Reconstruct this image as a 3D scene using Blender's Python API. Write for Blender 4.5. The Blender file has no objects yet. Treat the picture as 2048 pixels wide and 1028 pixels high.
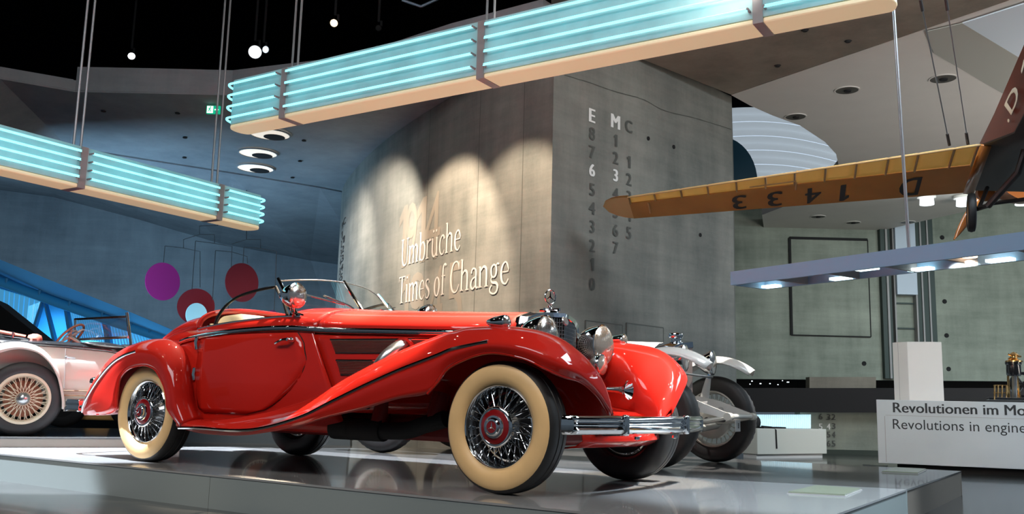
import bpy, math, random
from math import sin, cos, pi, radians, sqrt, atan2
from mathutils import Vector as V, Matrix
random.seed(7)
SC = bpy.context.scene
COL = SC.collection

# ------------------------------------------------------------------ camera
CAM = V((4.69914, -5.17861, 0.50643))
R_ = V((0.82595083, 0.5631819, 0.02512712)); U_ = V((0.06772646, -0.14337807, 0.98734789)); F_ = V((-0.55965914, 0.81379904, 0.15656555))
FPX = 1847.475
cd = bpy.data.cameras.new('camera'); cam = bpy.data.objects.new('camera', cd); COL.objects.link(cam)
cd.sensor_width = 36.0; cd.lens = 36.0 * FPX / 2048; cd.clip_start = 0.05; cd.clip_end = 300
cam.matrix_world = Matrix(((R_.x, U_.x, -F_.x, CAM.x), (R_.y, U_.y, -F_.y, CAM.y), (R_.z, U_.z, -F_.z, CAM.z), (0, 0, 0, 1)))
SC.camera = cam
SC.view_settings.view_transform = 'Standard'; SC.view_settings.look = 'None'
SC.view_settings.gamma = 1.0; SC.view_settings.use_curve_mapping = False
SC.view_settings.exposure = 0.0
SC.render.engine = 'CYCLES'
SC.cycles.max_bounces = 7; SC.cycles.glossy_bounces = 4; SC.cycles.transparent_max_bounces = 12
SC.cycles.sample_clamp_indirect = 4.0; SC.cycles.use_denoising = True
SC.cycles.caustics_reflective = False; SC.cycles.caustics_refractive = False

# ------------------------------------------------------------------ world and lights
w = bpy.data.worlds.new('hall_ambient'); SC.world = w; w.use_nodes = True
bg = w.node_tree.nodes['Background']; bg.inputs[0].default_value = (0.55, 0.72, 0.9, 1); bg.inputs[1].default_value = 0.13

def spot(loc, to, power, col=(1, .86, .7), size=40, blend=.4, r=.05):
    l = bpy.data.lights.new('spot_lamp', 'SPOT'); l.energy = power; l.color = col
    l.spot_size = radians(size); l.spot_blend = blend; l.shadow_soft_size = r
    o = bpy.data.objects.new('spot_lamp', l); COL.objects.link(o); o.location = loc
    o.rotation_euler = (V(to) - V(loc)).to_track_quat('-Z', 'Y').to_euler(); return o

def area(loc, to, power, col, sx, sy):
    l = bpy.data.lights.new('area_fill', 'AREA'); l.energy = power; l.color = col
    l.shape = 'RECTANGLE'; l.size = sx; l.size_y = sy
    o = bpy.data.objects.new('area_fill', l); COL.objects.link(o); o.location = loc
    o.rotation_euler = (V(to) - V(loc)).to_track_quat('-Z', 'Y').to_euler(); return o

WARM = (1, .82, .62); NEUT = (1, .93, .85); COOL = (.75, .89, 1); BLUE = (.14, .56, 1)
# near side of the red car, from the front right
spot((3.9, -5.2, 5.6), (1.5, -.9, .5), 430, WARM, 34, .5, .05)
spot((-.3, -5.6, 5.8), (-.7, -.9, .5), 200, NEUT, 36, .5, .05)
spot((-3.4, -4.6, 5.8), (-2.0, -.8, .5), 560, WARM, 32, .5, .05)
# from above on bonnet, cockpit, tail and the far wing
spot((1.4, 1.15, 5.15), (.75, .05, 1.1), 12000, WARM, 24, .35, .04)
spot((-.6, 1.2, 5.15), (-.35, .05, 1.1), 6000, WARM, 24, .35, .04)
spot((-2.6, 1.0, 5.3), (-1.9, -.1, .9), 1500, WARM, 24, .35, .04)
spot((4.4, .8, 5.1), (1.95, .66, .75), 3600, WARM, 15, .3, .04)
spot((3.4, -2.4, 6.0), (1.9, -.5, .6), 220, WARM, 26, .4, .04)
# cool white pools on the platform
spot((-4.9, -1.9, 6.2), (-3.1, -.5, 0), 24000, (.84, .91, 1), 27, .25, .05)
spot((-1.4, .9, 5.0), (-.9, 1.15, 0), 5000, (.86, .92, 1), 44, .2, .05)
spot((4.7, .3, 5.1), (3.0, .7, 0), 3000, COOL, 32, .5, .08)
# four spots washing the curved concrete wall
spot((-4.7, 3.4, 4.85), (-7.2, 7.2, 1.2), 1750, (1, .86, .72), 76, .5, .04)
spot((-7.0, 4.8, 4.85), (-8.9, 8.4, 1.0), 900, (1, .88, .76), 84, .7, .04)
spot((-3.25, 3.0, 4.85), (-3.95, 5.35, 1.2), 1450, (1, .76, .56), 74, .4, .04)
spot((-1.65, 2.6, 4.85), (-2.25, 4.6, 1.1), 820, (1, .78, .58), 70, .4, .04)
# racer and cream car
spot((3.3, 2.75, 5.1), (1.4, 3.2, .6), 3600, NEUT, 30, .4, .05)
spot((.4, 2.75, 5.0), (.1, 2.7, .8), 2200, NEUT, 34, .4, .05)
spot((-1.6, -2.8, 5.8), (-4.4, -.7, .6), 380, NEUT, 30, .4, .05)
# the many small ceiling spots that sparkle in the paint
for (x, y, z) in [(-5.5, -5.0, 6.5), (-4.2, -6.0, 7.2), (-2.8, -3.2, 5.8), (-1.6, -6.4, 7.4), (-.4, -3.0, 5.6), (.8, -4.6, 6.4), (1.6, -7.0, 7.6), (2.4, -2.4, 5.6), (3.4, -4.4, 6.6), (4.6, -2.8, 6.2), (5.6, -.6, 5.0), (6.4, -4.0, 7.2), (6.8, .8, 5.0), (5.0, .1, 4.9), (-3.4, .6, 5.6), (-4.6, .2, 6.6), (-6.0, -2.4, 6.2), (.2, .4, 5.0), (3.2, -.2, 5.2)]:
    l = bpy.data.lights.new('ceiling_spot_glint', 'POINT'); l.energy = 9; l.color = (1, .93, .84); l.shadow_soft_size = .035
    o = bpy.data.objects.new('ceiling_spot_glint', l); COL.objects.link(o); o.location = (x, y, z)
# added area fills for the general light of the halls, without fixtures
area((2.6, 2.6, 5.1), (-.9, 6.4, 3.8), 110, (1, .89, .78), 2.5, 2.5)
area((7.5, 13.0, 5.0), (7.0, 14, 0), 900, COOL, 6, 6)
area((4.8, 14.5, 5.0), (3.5, 20.5, 1.5), 260, (.86, 1, .93), 6, 3)
area((9.0, 9.0, .4), (8.0, 13.5, 5.3), 620, (1, .93, .86), 5, 3)
area((5.4, 2.6, 5.0), (5.0, 4.5, .2), 560, COOL, 3, 3)
area((1.5, -6.5, 6.0), (-.5, 0, 0), 260, (.92, .95, 1), 6, 2)
# blue light of the gallery below the ramp
area((-24.5, 12.5, 2.0), (-27, 16, 2.0), 260, BLUE, 8, 2)
area((-12, 3.5, 1.0), (-15, 11, 3.6), 580, (.42, .72, 1), 6, 3)  # added fill on the ramp wall and soffit, no fixture there

# ------------------------------------------------------------------ materials
MATS = {}
def _new(name):
    m = bpy.data.materials.new(name); m.use_nodes = True; MATS[name] = m
    return m, m.node_tree.nodes, m.node_tree.links, m.node_tree.nodes['Principled BSDF']

def mat(name, col, rough=.5, metal=0, coat=0, emit=None, es=0, trans=0, noise=0, nscale=6, bump=0, sub=0, spec=.5, vec='Object'):
    m, N, L, b = _new(name)
    b.inputs['Base Color'].default_value = (*col, 1); b.inputs['Roughness'].default_value = rough
    b.inputs['Metallic'].default_value = metal; b.inputs['Coat Weight'].default_value = coat
    b.inputs['Coat Roughness'].default_value = .03; b.inputs['Specular IOR Level'].default_value = spec
    b.inputs['Transmission Weight'].default_value = trans; b.inputs['Subsurface Weight'].default_value = sub
    if emit: b.inputs['Emission Color'].default_value = (*emit, 1); b.inputs['Emission Strength'].default_value = es
    if noise or bump:
        tc = N.new('ShaderNodeTexCoord'); nt = N.new('ShaderNodeTexNoise'); nt.inputs['Scale'].default_value = nscale
        nt.inputs['Detail'].default_value = 5
        L.new(tc.outputs[vec], nt.inputs['Vector'])
        if noise:
            rp = N.new('ShaderNodeMapRange'); rp.inputs['From Min'].default_value = .3; rp.inputs['From Max'].default_value = .7
            rp.inputs['To Min'].default_value = 1 - noise; rp.inputs['To Max'].default_value = 1 + noise * .6
            mx = N.new('ShaderNodeVectorMath'); mx.operation = 'SCALE'; mx.inputs[0].default_value = col
            L.new(nt.outputs['Fac'], rp.inputs['Value']); L.new(rp.outputs[0], mx.inputs['Scale']); L.new(mx.outputs[0], b.inputs['Base Color'])
        if bump:
            bp = N.new('ShaderNodeBump'); bp.inputs['Strength'].default_value = bump; bp.inputs['Distance'].default_value = .01
            L.new(nt.outputs['Fac'], bp.inputs['Height']); L.new(bp.outputs[0], b.inputs['Normal'])
    return m

def concrete(name, a, b_, rough=.75, scale=.55, seam=0.0):
    m, N, L, b = _new(name)
    tc = N.new('ShaderNodeTexCoord')
    def noise(sc, mp, det=8, ro=.6):
        mpn = N.new('ShaderNodeMapping'); mpn.inputs['Scale'].default_value = mp
        n = N.new('ShaderNodeTexNoise'); n.inputs['Scale'].default_value = sc; n.inputs['Detail'].default_value = det; n.inputs['Roughness'].default_value = ro
        L.new(tc.outputs['Object'], mpn.inputs['Vector']); L.new(mpn.outputs[0], n.inputs['Vector']); return n
    n1 = noise(scale, (1, 1, 1)); n2 = noise(1.6, (1.6, 1.6, .22), 6, .65); n3 = noise(28, (1, 1, 1), 4); n4 = noise(1.1, (.35, .35, 3.2), 7, .7)
    def math_(op, x, y):
        k = N.new('ShaderNodeMath'); k.operation = op
        for i, q in enumerate((x, y)):
            if isinstance(q, (int, float)): k.inputs[i].default_value = q
            else: L.new(q, k.inputs[i])
        return k.outputs[0]
    s = math_('ADD', math_('MULTIPLY', n1.outputs['Fac'], .9), math_('MULTIPLY', n2.outputs['Fac'], .45))
    s = math_('ADD', s, math_('MULTIPLY', n3.outputs['Fac'], .10)); s = math_('ADD', s, math_('MULTIPLY', n4.outputs['Fac'], .5))
    mr = N.new('ShaderNodeMapRange'); mr.inputs['From Min'].default_value = .70; mr.inputs['From Max'].default_value = 1.24
    L.new(s, mr.inputs['Value'])
    mx = N.new('ShaderNodeMix'); mx.data_type = 'RGBA'; mx.inputs['A'].default_value = (*a, 1); mx.inputs['B'].default_value = (*b_, 1)
    L.new(mr.outputs[0], mx.inputs['Factor']); L.new(mx.outputs['Result'], b.inputs['Base Color'])
    b.inputs['Roughness'].default_value = rough; b.inputs['Specular IOR Level'].default_value = .25
    bp = N.new('ShaderNodeBump'); bp.inputs['Strength'].default_value = .25; bp.inputs['Distance'].default_value = .02
    L.new(s, bp.inputs['Height']); L.new(bp.outputs[0], b.inputs['Normal'])
    return m

def glass(name, col=(1, 1, 1), refl=.06):
    m, N, L, b = _new(name); N.remove(b)
    t = N.new('ShaderNodeBsdfTransparent'); t.inputs[0].default_value = (*col, 1); g = N.new('ShaderNodeBsdfGlossy'); g.inputs['Roughness'].default_value = .02
    x = N.new('ShaderNodeMixShader'); lw = N.new('ShaderNodeLayerWeight'); lw.inputs['Blend'].default_value = .25
    mm = N.new('ShaderNodeMath'); mm.operation = 'MULTIPLY_ADD'; mm.inputs[1].default_value = .35; mm.inputs[2].default_value = refl
    L.new(lw.outputs['Fresnel'], mm.inputs[0]); L.new(mm.outputs[0], x.inputs[0])
    L.new(t.outputs[0], x.inputs[1]); L.new(g.outputs[0], x.inputs[2]); L.new(x.outputs[0], N['Material Output'].inputs[0]); return m

M_RED = mat('red_lacquer', (.47, .0125, .0065), .6, 0, 1.0, spec=.08)
M_REDIN = mat('red_chassis_paint', (.20, .008, .008), .5)
M_CHROME = mat('chrome', (.86, .87, .88), .06, 1)
M_STEEL = mat('brushed_steel', (.55, .56, .57), .28, 1)
M_BLACK = mat('black_enamel', (.008, .008, .009), .2, 0, .6)
M_DARK = mat('matt_black', (.006, .006, .007), .8)
M_TYRE = mat('black_rubber', (.012, .012, .013), .55, noise=.2, nscale=30)
M_IVORY = mat('ivory_rubber', (.80, .53, .25), .45, noise=.08, nscale=5)
M_HUBRED = mat('hub_enamel', (.22, .006, .008), .2, 0, 1)
M_GLASS = glass('clear_glass', (.93, .96, .96))
M_LENS = mat('fluted_lens', (.80, .74, .68), .16, .92)
M_BEIGE = mat('beige_leather', (.78, .62, .38), .45, bump=.15, nscale=60)
M_GRILLE = mat('dark_grille', (.62, .48, .44), .3, .9)
M_CONC = concrete('fair_faced_concrete', (.088, .100, .094), (.27, .272, .245))
M_CONCW = concrete('brown_concrete', (.16, .14, .115), (.33, .29, .24))
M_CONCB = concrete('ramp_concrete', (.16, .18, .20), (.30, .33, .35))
M_CONCG = concrete('green_concrete', (.15, .175, .145), (.36, .39, .33))
M_WHITEC = mat('white_plaster', (.72, .69, .65), .7, noise=.03, nscale=2)
M_PLAT = mat('grey_platform_lacquer', (.30, .305, .31), .12, 0, .35, noise=.05, nscale=1.5)
M_PLATF = mat('grey_platform_front', (.25, .29, .29), .45)
M_PLATB = mat('dark_platform_lacquer', (.10, .10, .10), .13, 0, .3)
M_BROWNF = mat('brown_grey_panel', (.17, .145, .12), .5)
M_FLOOR = mat('polished_dark_floor', (.035, .036, .036), .16, 0, .25, noise=.35, nscale=1.2)
M_WHITE = mat('white_lacquer', (.80, .79, .76), .18, 0, .8)
M_CREAM = mat('cream_lacquer', (.60, .585, .53), .22, 0, .6)
M_TAN = mat('tan_primer', (.52, .37, .24), .6)
M_NEON = mat('cyan_neon', (.3, .9, 1), .3, emit=(.24, .88, 1.0), es=1.65)
M_NBACK = mat('sign_backing', (.44, .64, .65), .55, noise=.15, nscale=3)
M_NBOT = mat('cream_diffuser', (.80, .66, .45), .5, emit=(1, .72, .42), es=.35)
M_NFRAME = mat('grey_sign_frame', (.30, .29, .29), .5)
M_ROD = mat('satin_rod', (.42, .43, .45), .4, .55)
M_VOID = mat('black_void', (.003, .003, .004), 1, spec=0)
M_PAINTW = mat('white_paint', (.82, .82, .80), .6)
M_PAINTG = mat('grey_paint', (.085, .09, .082), .7)
M_SOFTW = mat('soft_white_paint', (.56, .53, .50), .7)
M_FAINT = mat('faint_grey_paint', (.235, .215, .18), .7)

# ------------------------------------------------------------------ helpers
def at(px, py, D):
    "world point seen at a pixel of the 2048x1028 frame, D metres along the optical axis"
    return CAM + (F_ + R_ * ((px - 1024) / FPX) - U_ * ((py - 514) / FPX)) * D
def onz(px, py, z):
    d = F_ + R_ * ((px - 1024) / FPX) - U_ * ((py - 514) / FPX)
    return CAM + d * ((z - CAM.z) / d.z)
def onplane(px, py, o, n):
    d = F_ + R_ * ((px - 1024) / FPX) - U_ * ((py - 514) / FPX)
    return CAM + d * ((o - CAM).dot(n) / d.dot(n))

class MB:
    def __init__(s): s.v = []; s.f = []
    def add(s, vs, fs):
        b = len(s.v); s.v += [tuple(q) for q in vs]; s.f += [[b + i for i in f] for f in fs]; return s
    def grid(s, rows, cu=False, cv=False):
        n = len(rows); k = len(rows[0]); fs = []
        for i in range(n - 1 + (1 if cu else 0)):
            for j in range(k - 1 + (1 if cv else 0)):
                i2 = (i + 1) % n; j2 = (j + 1) % k
                fs.append([i * k + j, i * k + j2, i2 * k + j2, i2 * k + j])
        return s.add([q for r in rows for q in r], fs)
    def box(s, c, d, ax=None):
        c = V(c); X, Y, Z = ax if ax else (V((1, 0, 0)), V((0, 1, 0)), V((0, 0, 1)))
        vs = [c + X * (d[0] / 2 * i) + Y * (d[1] / 2 * j) + Z * (d[2] / 2 * k) for i in (-1, 1) for j in (-1, 1) for k in (-1, 1)]
        return s.add(vs, [[0, 1, 3, 2], [4, 6, 7, 5], [0, 4, 5, 1], [2, 3, 7, 6], [0, 2, 6, 4], [1, 5, 7, 3]])
    def prism(s, poly, ext):
        n = len(poly); e = V(ext); a = [V(q) for q in poly]
        return s.add(a + [q + e for q in a], [list(range(n))[::-1], list(range(n, 2 * n))] + [[i, (i + 1) % n, n + (i + 1) % n, n + i] for i in range(n)])
    def tube(s, path, r, seg=8, closed=False, caps=True, flat=None):
        P = [V(q) for q in path]; n = len(P); rows = []; up = None
        for i in range(n):
            if closed: t = P[(i + 1) % n] - P[i - 1]
            else: t = P[min(i + 1, n - 1)] - P[max(i - 1, 0)]
            t.normalize()
            if up is None:
                up = V((0, 0, 1)) if abs(t.z) < .9 else V((1, 0, 0))
            up = up - t * up.dot(t)
            if up.length < 1e-4: up = V((0, 1, 0)) - t * t.y
            up.normalize(); sd = t.cross(up)
            rr = r[i] if isinstance(r, (list, tuple)) else r
            k = flat or 1
            rows.append([P[i] + up * (rr * cos(2 * pi * j / seg)) + sd * (rr * k * sin(2 * pi * j / seg)) for j in range(seg)])
        b = len(s.v); s.grid(rows, cu=closed, cv=True)
        if caps and not closed:
            s.f.append([b + j for j in range(seg)][::-1]); s.f.append([b + (n - 1) * seg + j for j in range(seg)])
        return s
    def lathe(s, prof, o=(0, 0, 0), ax=(0, 0, 1), seg=32, a0=0, a1=2 * pi):
        ax = V(ax).normalized(); x = ax.orthogonal().normalized(); y = ax.cross(x); o = V(o); full = abs(a1 - a0 - 2 * pi) < 1e-6
        k = seg if full else seg + 1
        rows = [[o + ax * h + (x * cos(a0 + (a1 - a0) * j / seg) + y * sin(a0 + (a1 - a0) * j / seg)) * max(r, 1e-5) for r, h in prof] for j in range(k)]
        return s.grid(rows, cu=full)
    def disc(s, c, n, r, t=.01, seg=24):
        return s.lathe([(0, t / 2), (r, t / 2), (r, -t / 2), (0, -t / 2)], c, n, seg)
    def build(s, name, m, parent=None, smooth=True, solid=0, bevel=0, off=-1, ang=38, sub=0):
        me = bpy.data.meshes.new(name); me.from_pydata(s.v, [], s.f); me.validate()
        if bevel == 0 and solid == 0:
            pass
        import bmesh
        bm = bmesh.new(); bm.from_mesh(me); bmesh.ops.remove_doubles(bm, verts=bm.verts, dist=2e-5); bmesh.ops.recalc_face_normals(bm, faces=bm.faces); bm.to_mesh(me); bm.free()
        if smooth:
            me.polygons.foreach_set('use_smooth', [True] * len(me.polygons)); me.set_sharp_from_angle(angle=radians(ang))
        me.materials.append(m)
        o = bpy.data.objects.new(name, me); COL.objects.link(o)
        if parent is not None: o.parent = parent
        if solid:
            k = o.modifiers.new('thick', 'SOLIDIFY'); k.thickness = solid; k.offset = off
        if bevel:
            k = o.modifiers.new('bevel', 'BEVEL'); k.width = bevel; k.segments = 2; k.limit_method = 'ANGLE'; k.angle_limit = radians(40)
        return o

def tag(o, label=None, cat=None, group=None, kind=None):
    for k, q in (('label', label), ('category', cat), ('group', group), ('kind', kind)):
        if q: o[k] = q
    return o
def thing(name, label, cat, loc=(0, 0, 0), rz=0, group=None):
    o = bpy.data.objects.new(name, None); COL.objects.link(o); o.location = loc; o.rotation_euler = (0, 0, rz); o.empty_display_size = .1
    return tag(o, label, cat, group)
def struct(o): o['kind'] = 'structure'; return o
def copy_part(o, parent):
    c = o.copy(); COL.objects.link(c); c.parent = parent
    for ch in list(o.children): copy_part(ch, c)
    return c

def cr(pts, n):
    "Catmull-Rom resample of a list of points to n points"
    P = [V(q) for q in pts]; k = len(P); out = []
    for i in range(n):
        t = i * (k - 1) / (n - 1); j = min(int(t), k - 2); t -= j
        p0 = P[j - 1] if j else P[0] * 2 - P[1]; p1 = P[j]; p2 = P[j + 1]; p3 = P[j + 2] if j + 2 < k else P[-1] * 2 - P[-2]
        out.append(.5 * ((2 * p1) + (p2 - p0) * t + (2 * p0 - 5 * p1 + 4 * p2 - p3) * t * t + (3 * p1 - 3 * p2 + p3 - p0) * t ** 3))
    return out
def loft(guides, nu, nv):
    G = [cr(g, nu) for g in guides]
    return [cr([g[i] for g in G], nv) for i in range(nu)]
def mir(rows): return [[V((q.x, -q.y, q.z)) for q in r] for r in rows]
def lerp(a, b, t): return a + (b - a) * t
def interp(x, X, Y):
    if x <= X[0]: return Y[0]
    for i in range(len(X) - 1):
        if x <= X[i + 1]: return lerp(Y[i], Y[i + 1], (x - X[i]) / (X[i + 1] - X[i]))
    return Y[-1]

_tc = {}
def glyphs(txt, bold=0.0):
    key = (txt, bold)
    if txt == '1': return [(x, y, 0) for x, y in ((.13, 0), (.26, 0), (.26, .7), (.15, .7), (.0, .58), (.0, .47), (.13, .55))], [list(range(7))]
    if key not in _tc:
        c = bpy.data.curves.new('letters', 'FONT'); c.body = txt; c.size = 1; c.offset = bold; c.resolution_u = 3
        o = bpy.data.objects.new('letters', c); COL.objects.link(o)
        me = bpy.data.meshes.new_from_object(o.evaluated_get(bpy.context.evaluated_depsgraph_get()))
        _tc[key] = ([(q.co.x, q.co.y, 0) for q in me.vertices], [list(p.vertices) for p in me.polygons])
        bpy.data.objects.remove(o); bpy.data.curves.remove(c); bpy.data.meshes.remove(me)
    return _tc[key]
def letters(txt, bold):
    "one (vertices, faces) per printed letter; bold by three close copies"
    vs, fs = [], []
    g = glyphs(txt, 0)
    for k, s in enumerate((-bold, 0, bold) if bold > 0 else (0,)):
        b = len(vs); vs += [(x + s, y, k) for x, y, _ in g[0]]; fs += [[b + i for i in f] for f in g[1]]
    sp = sorted([(min(vs[i][0] for i in f), max(vs[i][0] for i in f), f) for f in fs]); out = []
    for a, b, f in sp:
        if out and a < out[-1][0] + .004: out[-1][0] = max(out[-1][0], b); out[-1][1].append(f)
        else: out.append([b, [f]])
    return vs, [o[1] for o in out]
def fat(c, bold):
    vs, groups = letters(c, bold); return vs, [f for gq in groups for f in gq]
def fit(g, wd, ht, y0=None):
    vs, fs = g; x0 = min(q[0] for q in vs); x1 = max(q[0] for q in vs); b0 = min(q[1] for q in vs) if y0 is None else y0
    b1 = max(q[1] for q in vs)
    if wd is None: wd = (x1 - x0) / (b1 - b0) * ht
    return [((a - x0) / (x1 - x0) * wd, (b - b0) / (b1 - b0) * ht, k) for a, b, k in vs], fs
# ------------------------------------------------------------------ the hall: floor, platforms, walls, ceilings
FZ = -.215
fl = struct(MB().box((2, 4, FZ - .1), (44, 40, .2)).build('floor', M_FLOOR, smooth=False))

def platform(name, poly, z1, z0, label, mtop, mside):
    t = thing(name, label, 'platform', (poly[0][0], poly[0][1], FZ))
    o = V((poly[0][0], poly[0][1], FZ)); P = [V((x, y, z1)) - o for x, y in poly]
    MB().prism([q - V((0, 0, .012)) for q in P], (0, 0, .012)).build('top_panel', mtop, t, smooth=False)
    n = len(P)
    for i in range(n):      # one skirting panel per side, inset a hair under the top panel
        a, b = P[i], P[(i + 1) % n]; d = (b - a).normalized(); nn = V((d.y, -d.x, 0))
        k = max(1, int((b - a).length / 3.2))
        for j in range(k):
            p, q = a.lerp(b, j / k), a.lerp(b, (j + 1) / k)
            p = p + d * .002; q = q - d * .002
            base = [p - nn * .004, q - nn * .004, q - nn * .03, p - nn * .03]
            MB().prism([V((c.x, c.y, z0 - FZ)) for c in base], (0, 0, z1 - z0 - .013)).build('side_panel', mside, t, smooth=False)
    return t
plat_a = platform('front_platform', [(-4.17, -1.186), (3.39, -1.186), (3.30, 1.65), (2.2, 1.36), (-2.93, 1.36)], 0, FZ,
                  'low glossy grey platform that carries the red roadster', M_PLAT, M_PLATF)
plat_b = platform('rear_platform', [(-2.6, 1.375), (2.2, 1.375), (3.30, 1.665), (3.235, 4.28), (-1.6, 4.0)], 0, FZ,
                  'dark glossy platform behind, under the white racing car', M_PLATB, M_BROWNF)
h63 = V((cos(radians(63)), sin(radians(63)), 0)); l63 = V((-h63.y, h63.x, 0))
pc = [onz(0, 875, .09) - h63 * 4.5, onz(240, 876, .09) + h63 * .55]
pc = [pc[0], pc[1], pc[1] + l63 * 2.6, pc[0] + l63 * 2.6]
plat_c = platform('side_platform', [(q.x, q.y) for q in pc], .09, FZ, 'dark glossy platform at the left under the cream open car', M_PLATB, M_BROWNF)

def caption(px, z, name_label):
    P = [onz(a, b, z) for a, b in px]; c = sum(P, V()) / 4
    t = thing('caption_plate', name_label, 'plate', c)
    MB().prism([q - c + V((0, 0, .001)) for q in P], (0, 0, .012)).build('glass_plate', M_PLATE, t, smooth=False)
    Q = [c + (q - c) * 1.04 for q in P]
    MB().prism([q - c for q in Q], (0, 0, .004)).build('rim', M_NFRAME, t, smooth=False)
M_PLATE = mat('pale_caption_plate', (.24, .27, .20), .25, 0, .4)
caption([(1577, 987), (1632, 974), (1722, 980), (1690, 993)], 0, 'pale caption plate let into the front platform beside the red roadster')
caption([(1764, 945), (1790, 937), (1852, 940), (1836, 948)], 0, 'pale caption plate let into the corner of the rear platform')

# concrete core: flat face with floor numbers on the right, long curved face on the left
CORN = V((-1.21, 4.24, 0)); CEND = V((-.50, 8.47, 0)); CTOP = 5.30
curve_ctl = [CORN, V((-2.55, 4.70, 0)), V((-4.16, 5.45, 0)), V((-5.94, 6.38, 0)), V((-7.84, 7.60, 0)), V((-9.60, 8.98, 0)), V((-10.55, 10.2, 0)), V((-10.9, 11.6, 0)), V((-10.6, 13.0, 0))]
curve = cr(curve_ctl, 65)
poly = curve[::-1] + [CEND, V((-2.2, 13.0, 0))]
core = struct(MB().prism([V((q.x, q.y, FZ)) for q in poly], (0, 0, 5.45 - FZ)).build('wall_core', M_CONC, ang=25))
arc = [0]
for i in range(1, len(curve)): arc.append(arc[-1] + (curve[i] - curve[i - 1]).length)
def on_curve(s, z, off=.006):
    "point on the curved wall, s metres from the corner"
    for i in range(len(arc) - 1):
        if s <= arc[i + 1] or i == len(arc) - 2:
            t = (s - arc[i]) / (arc[i + 1] - arc[i]); p = curve[i].lerp(curve[i + 1], t); d = (curve[i + 1] - curve[i]).normalized()
            n = V((-d.y, d.x, 0)); n = n if n.dot(CAM - p) > 0 else -n
            return p + n * off + V((0, 0, z))
def arc_at(px):
    best = None
    for k in range(1200):
        s = arc[-1] * k / 1200; q = on_curve(s, 2, 0) - CAM; x = 1024 + FPX * q.dot(R_) / q.dot(F_)
        e = abs(x - px)
        if best is None or e < best[0] - 1e-6: best = (e, s)
        if s > 9: break
    return best[1]

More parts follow.
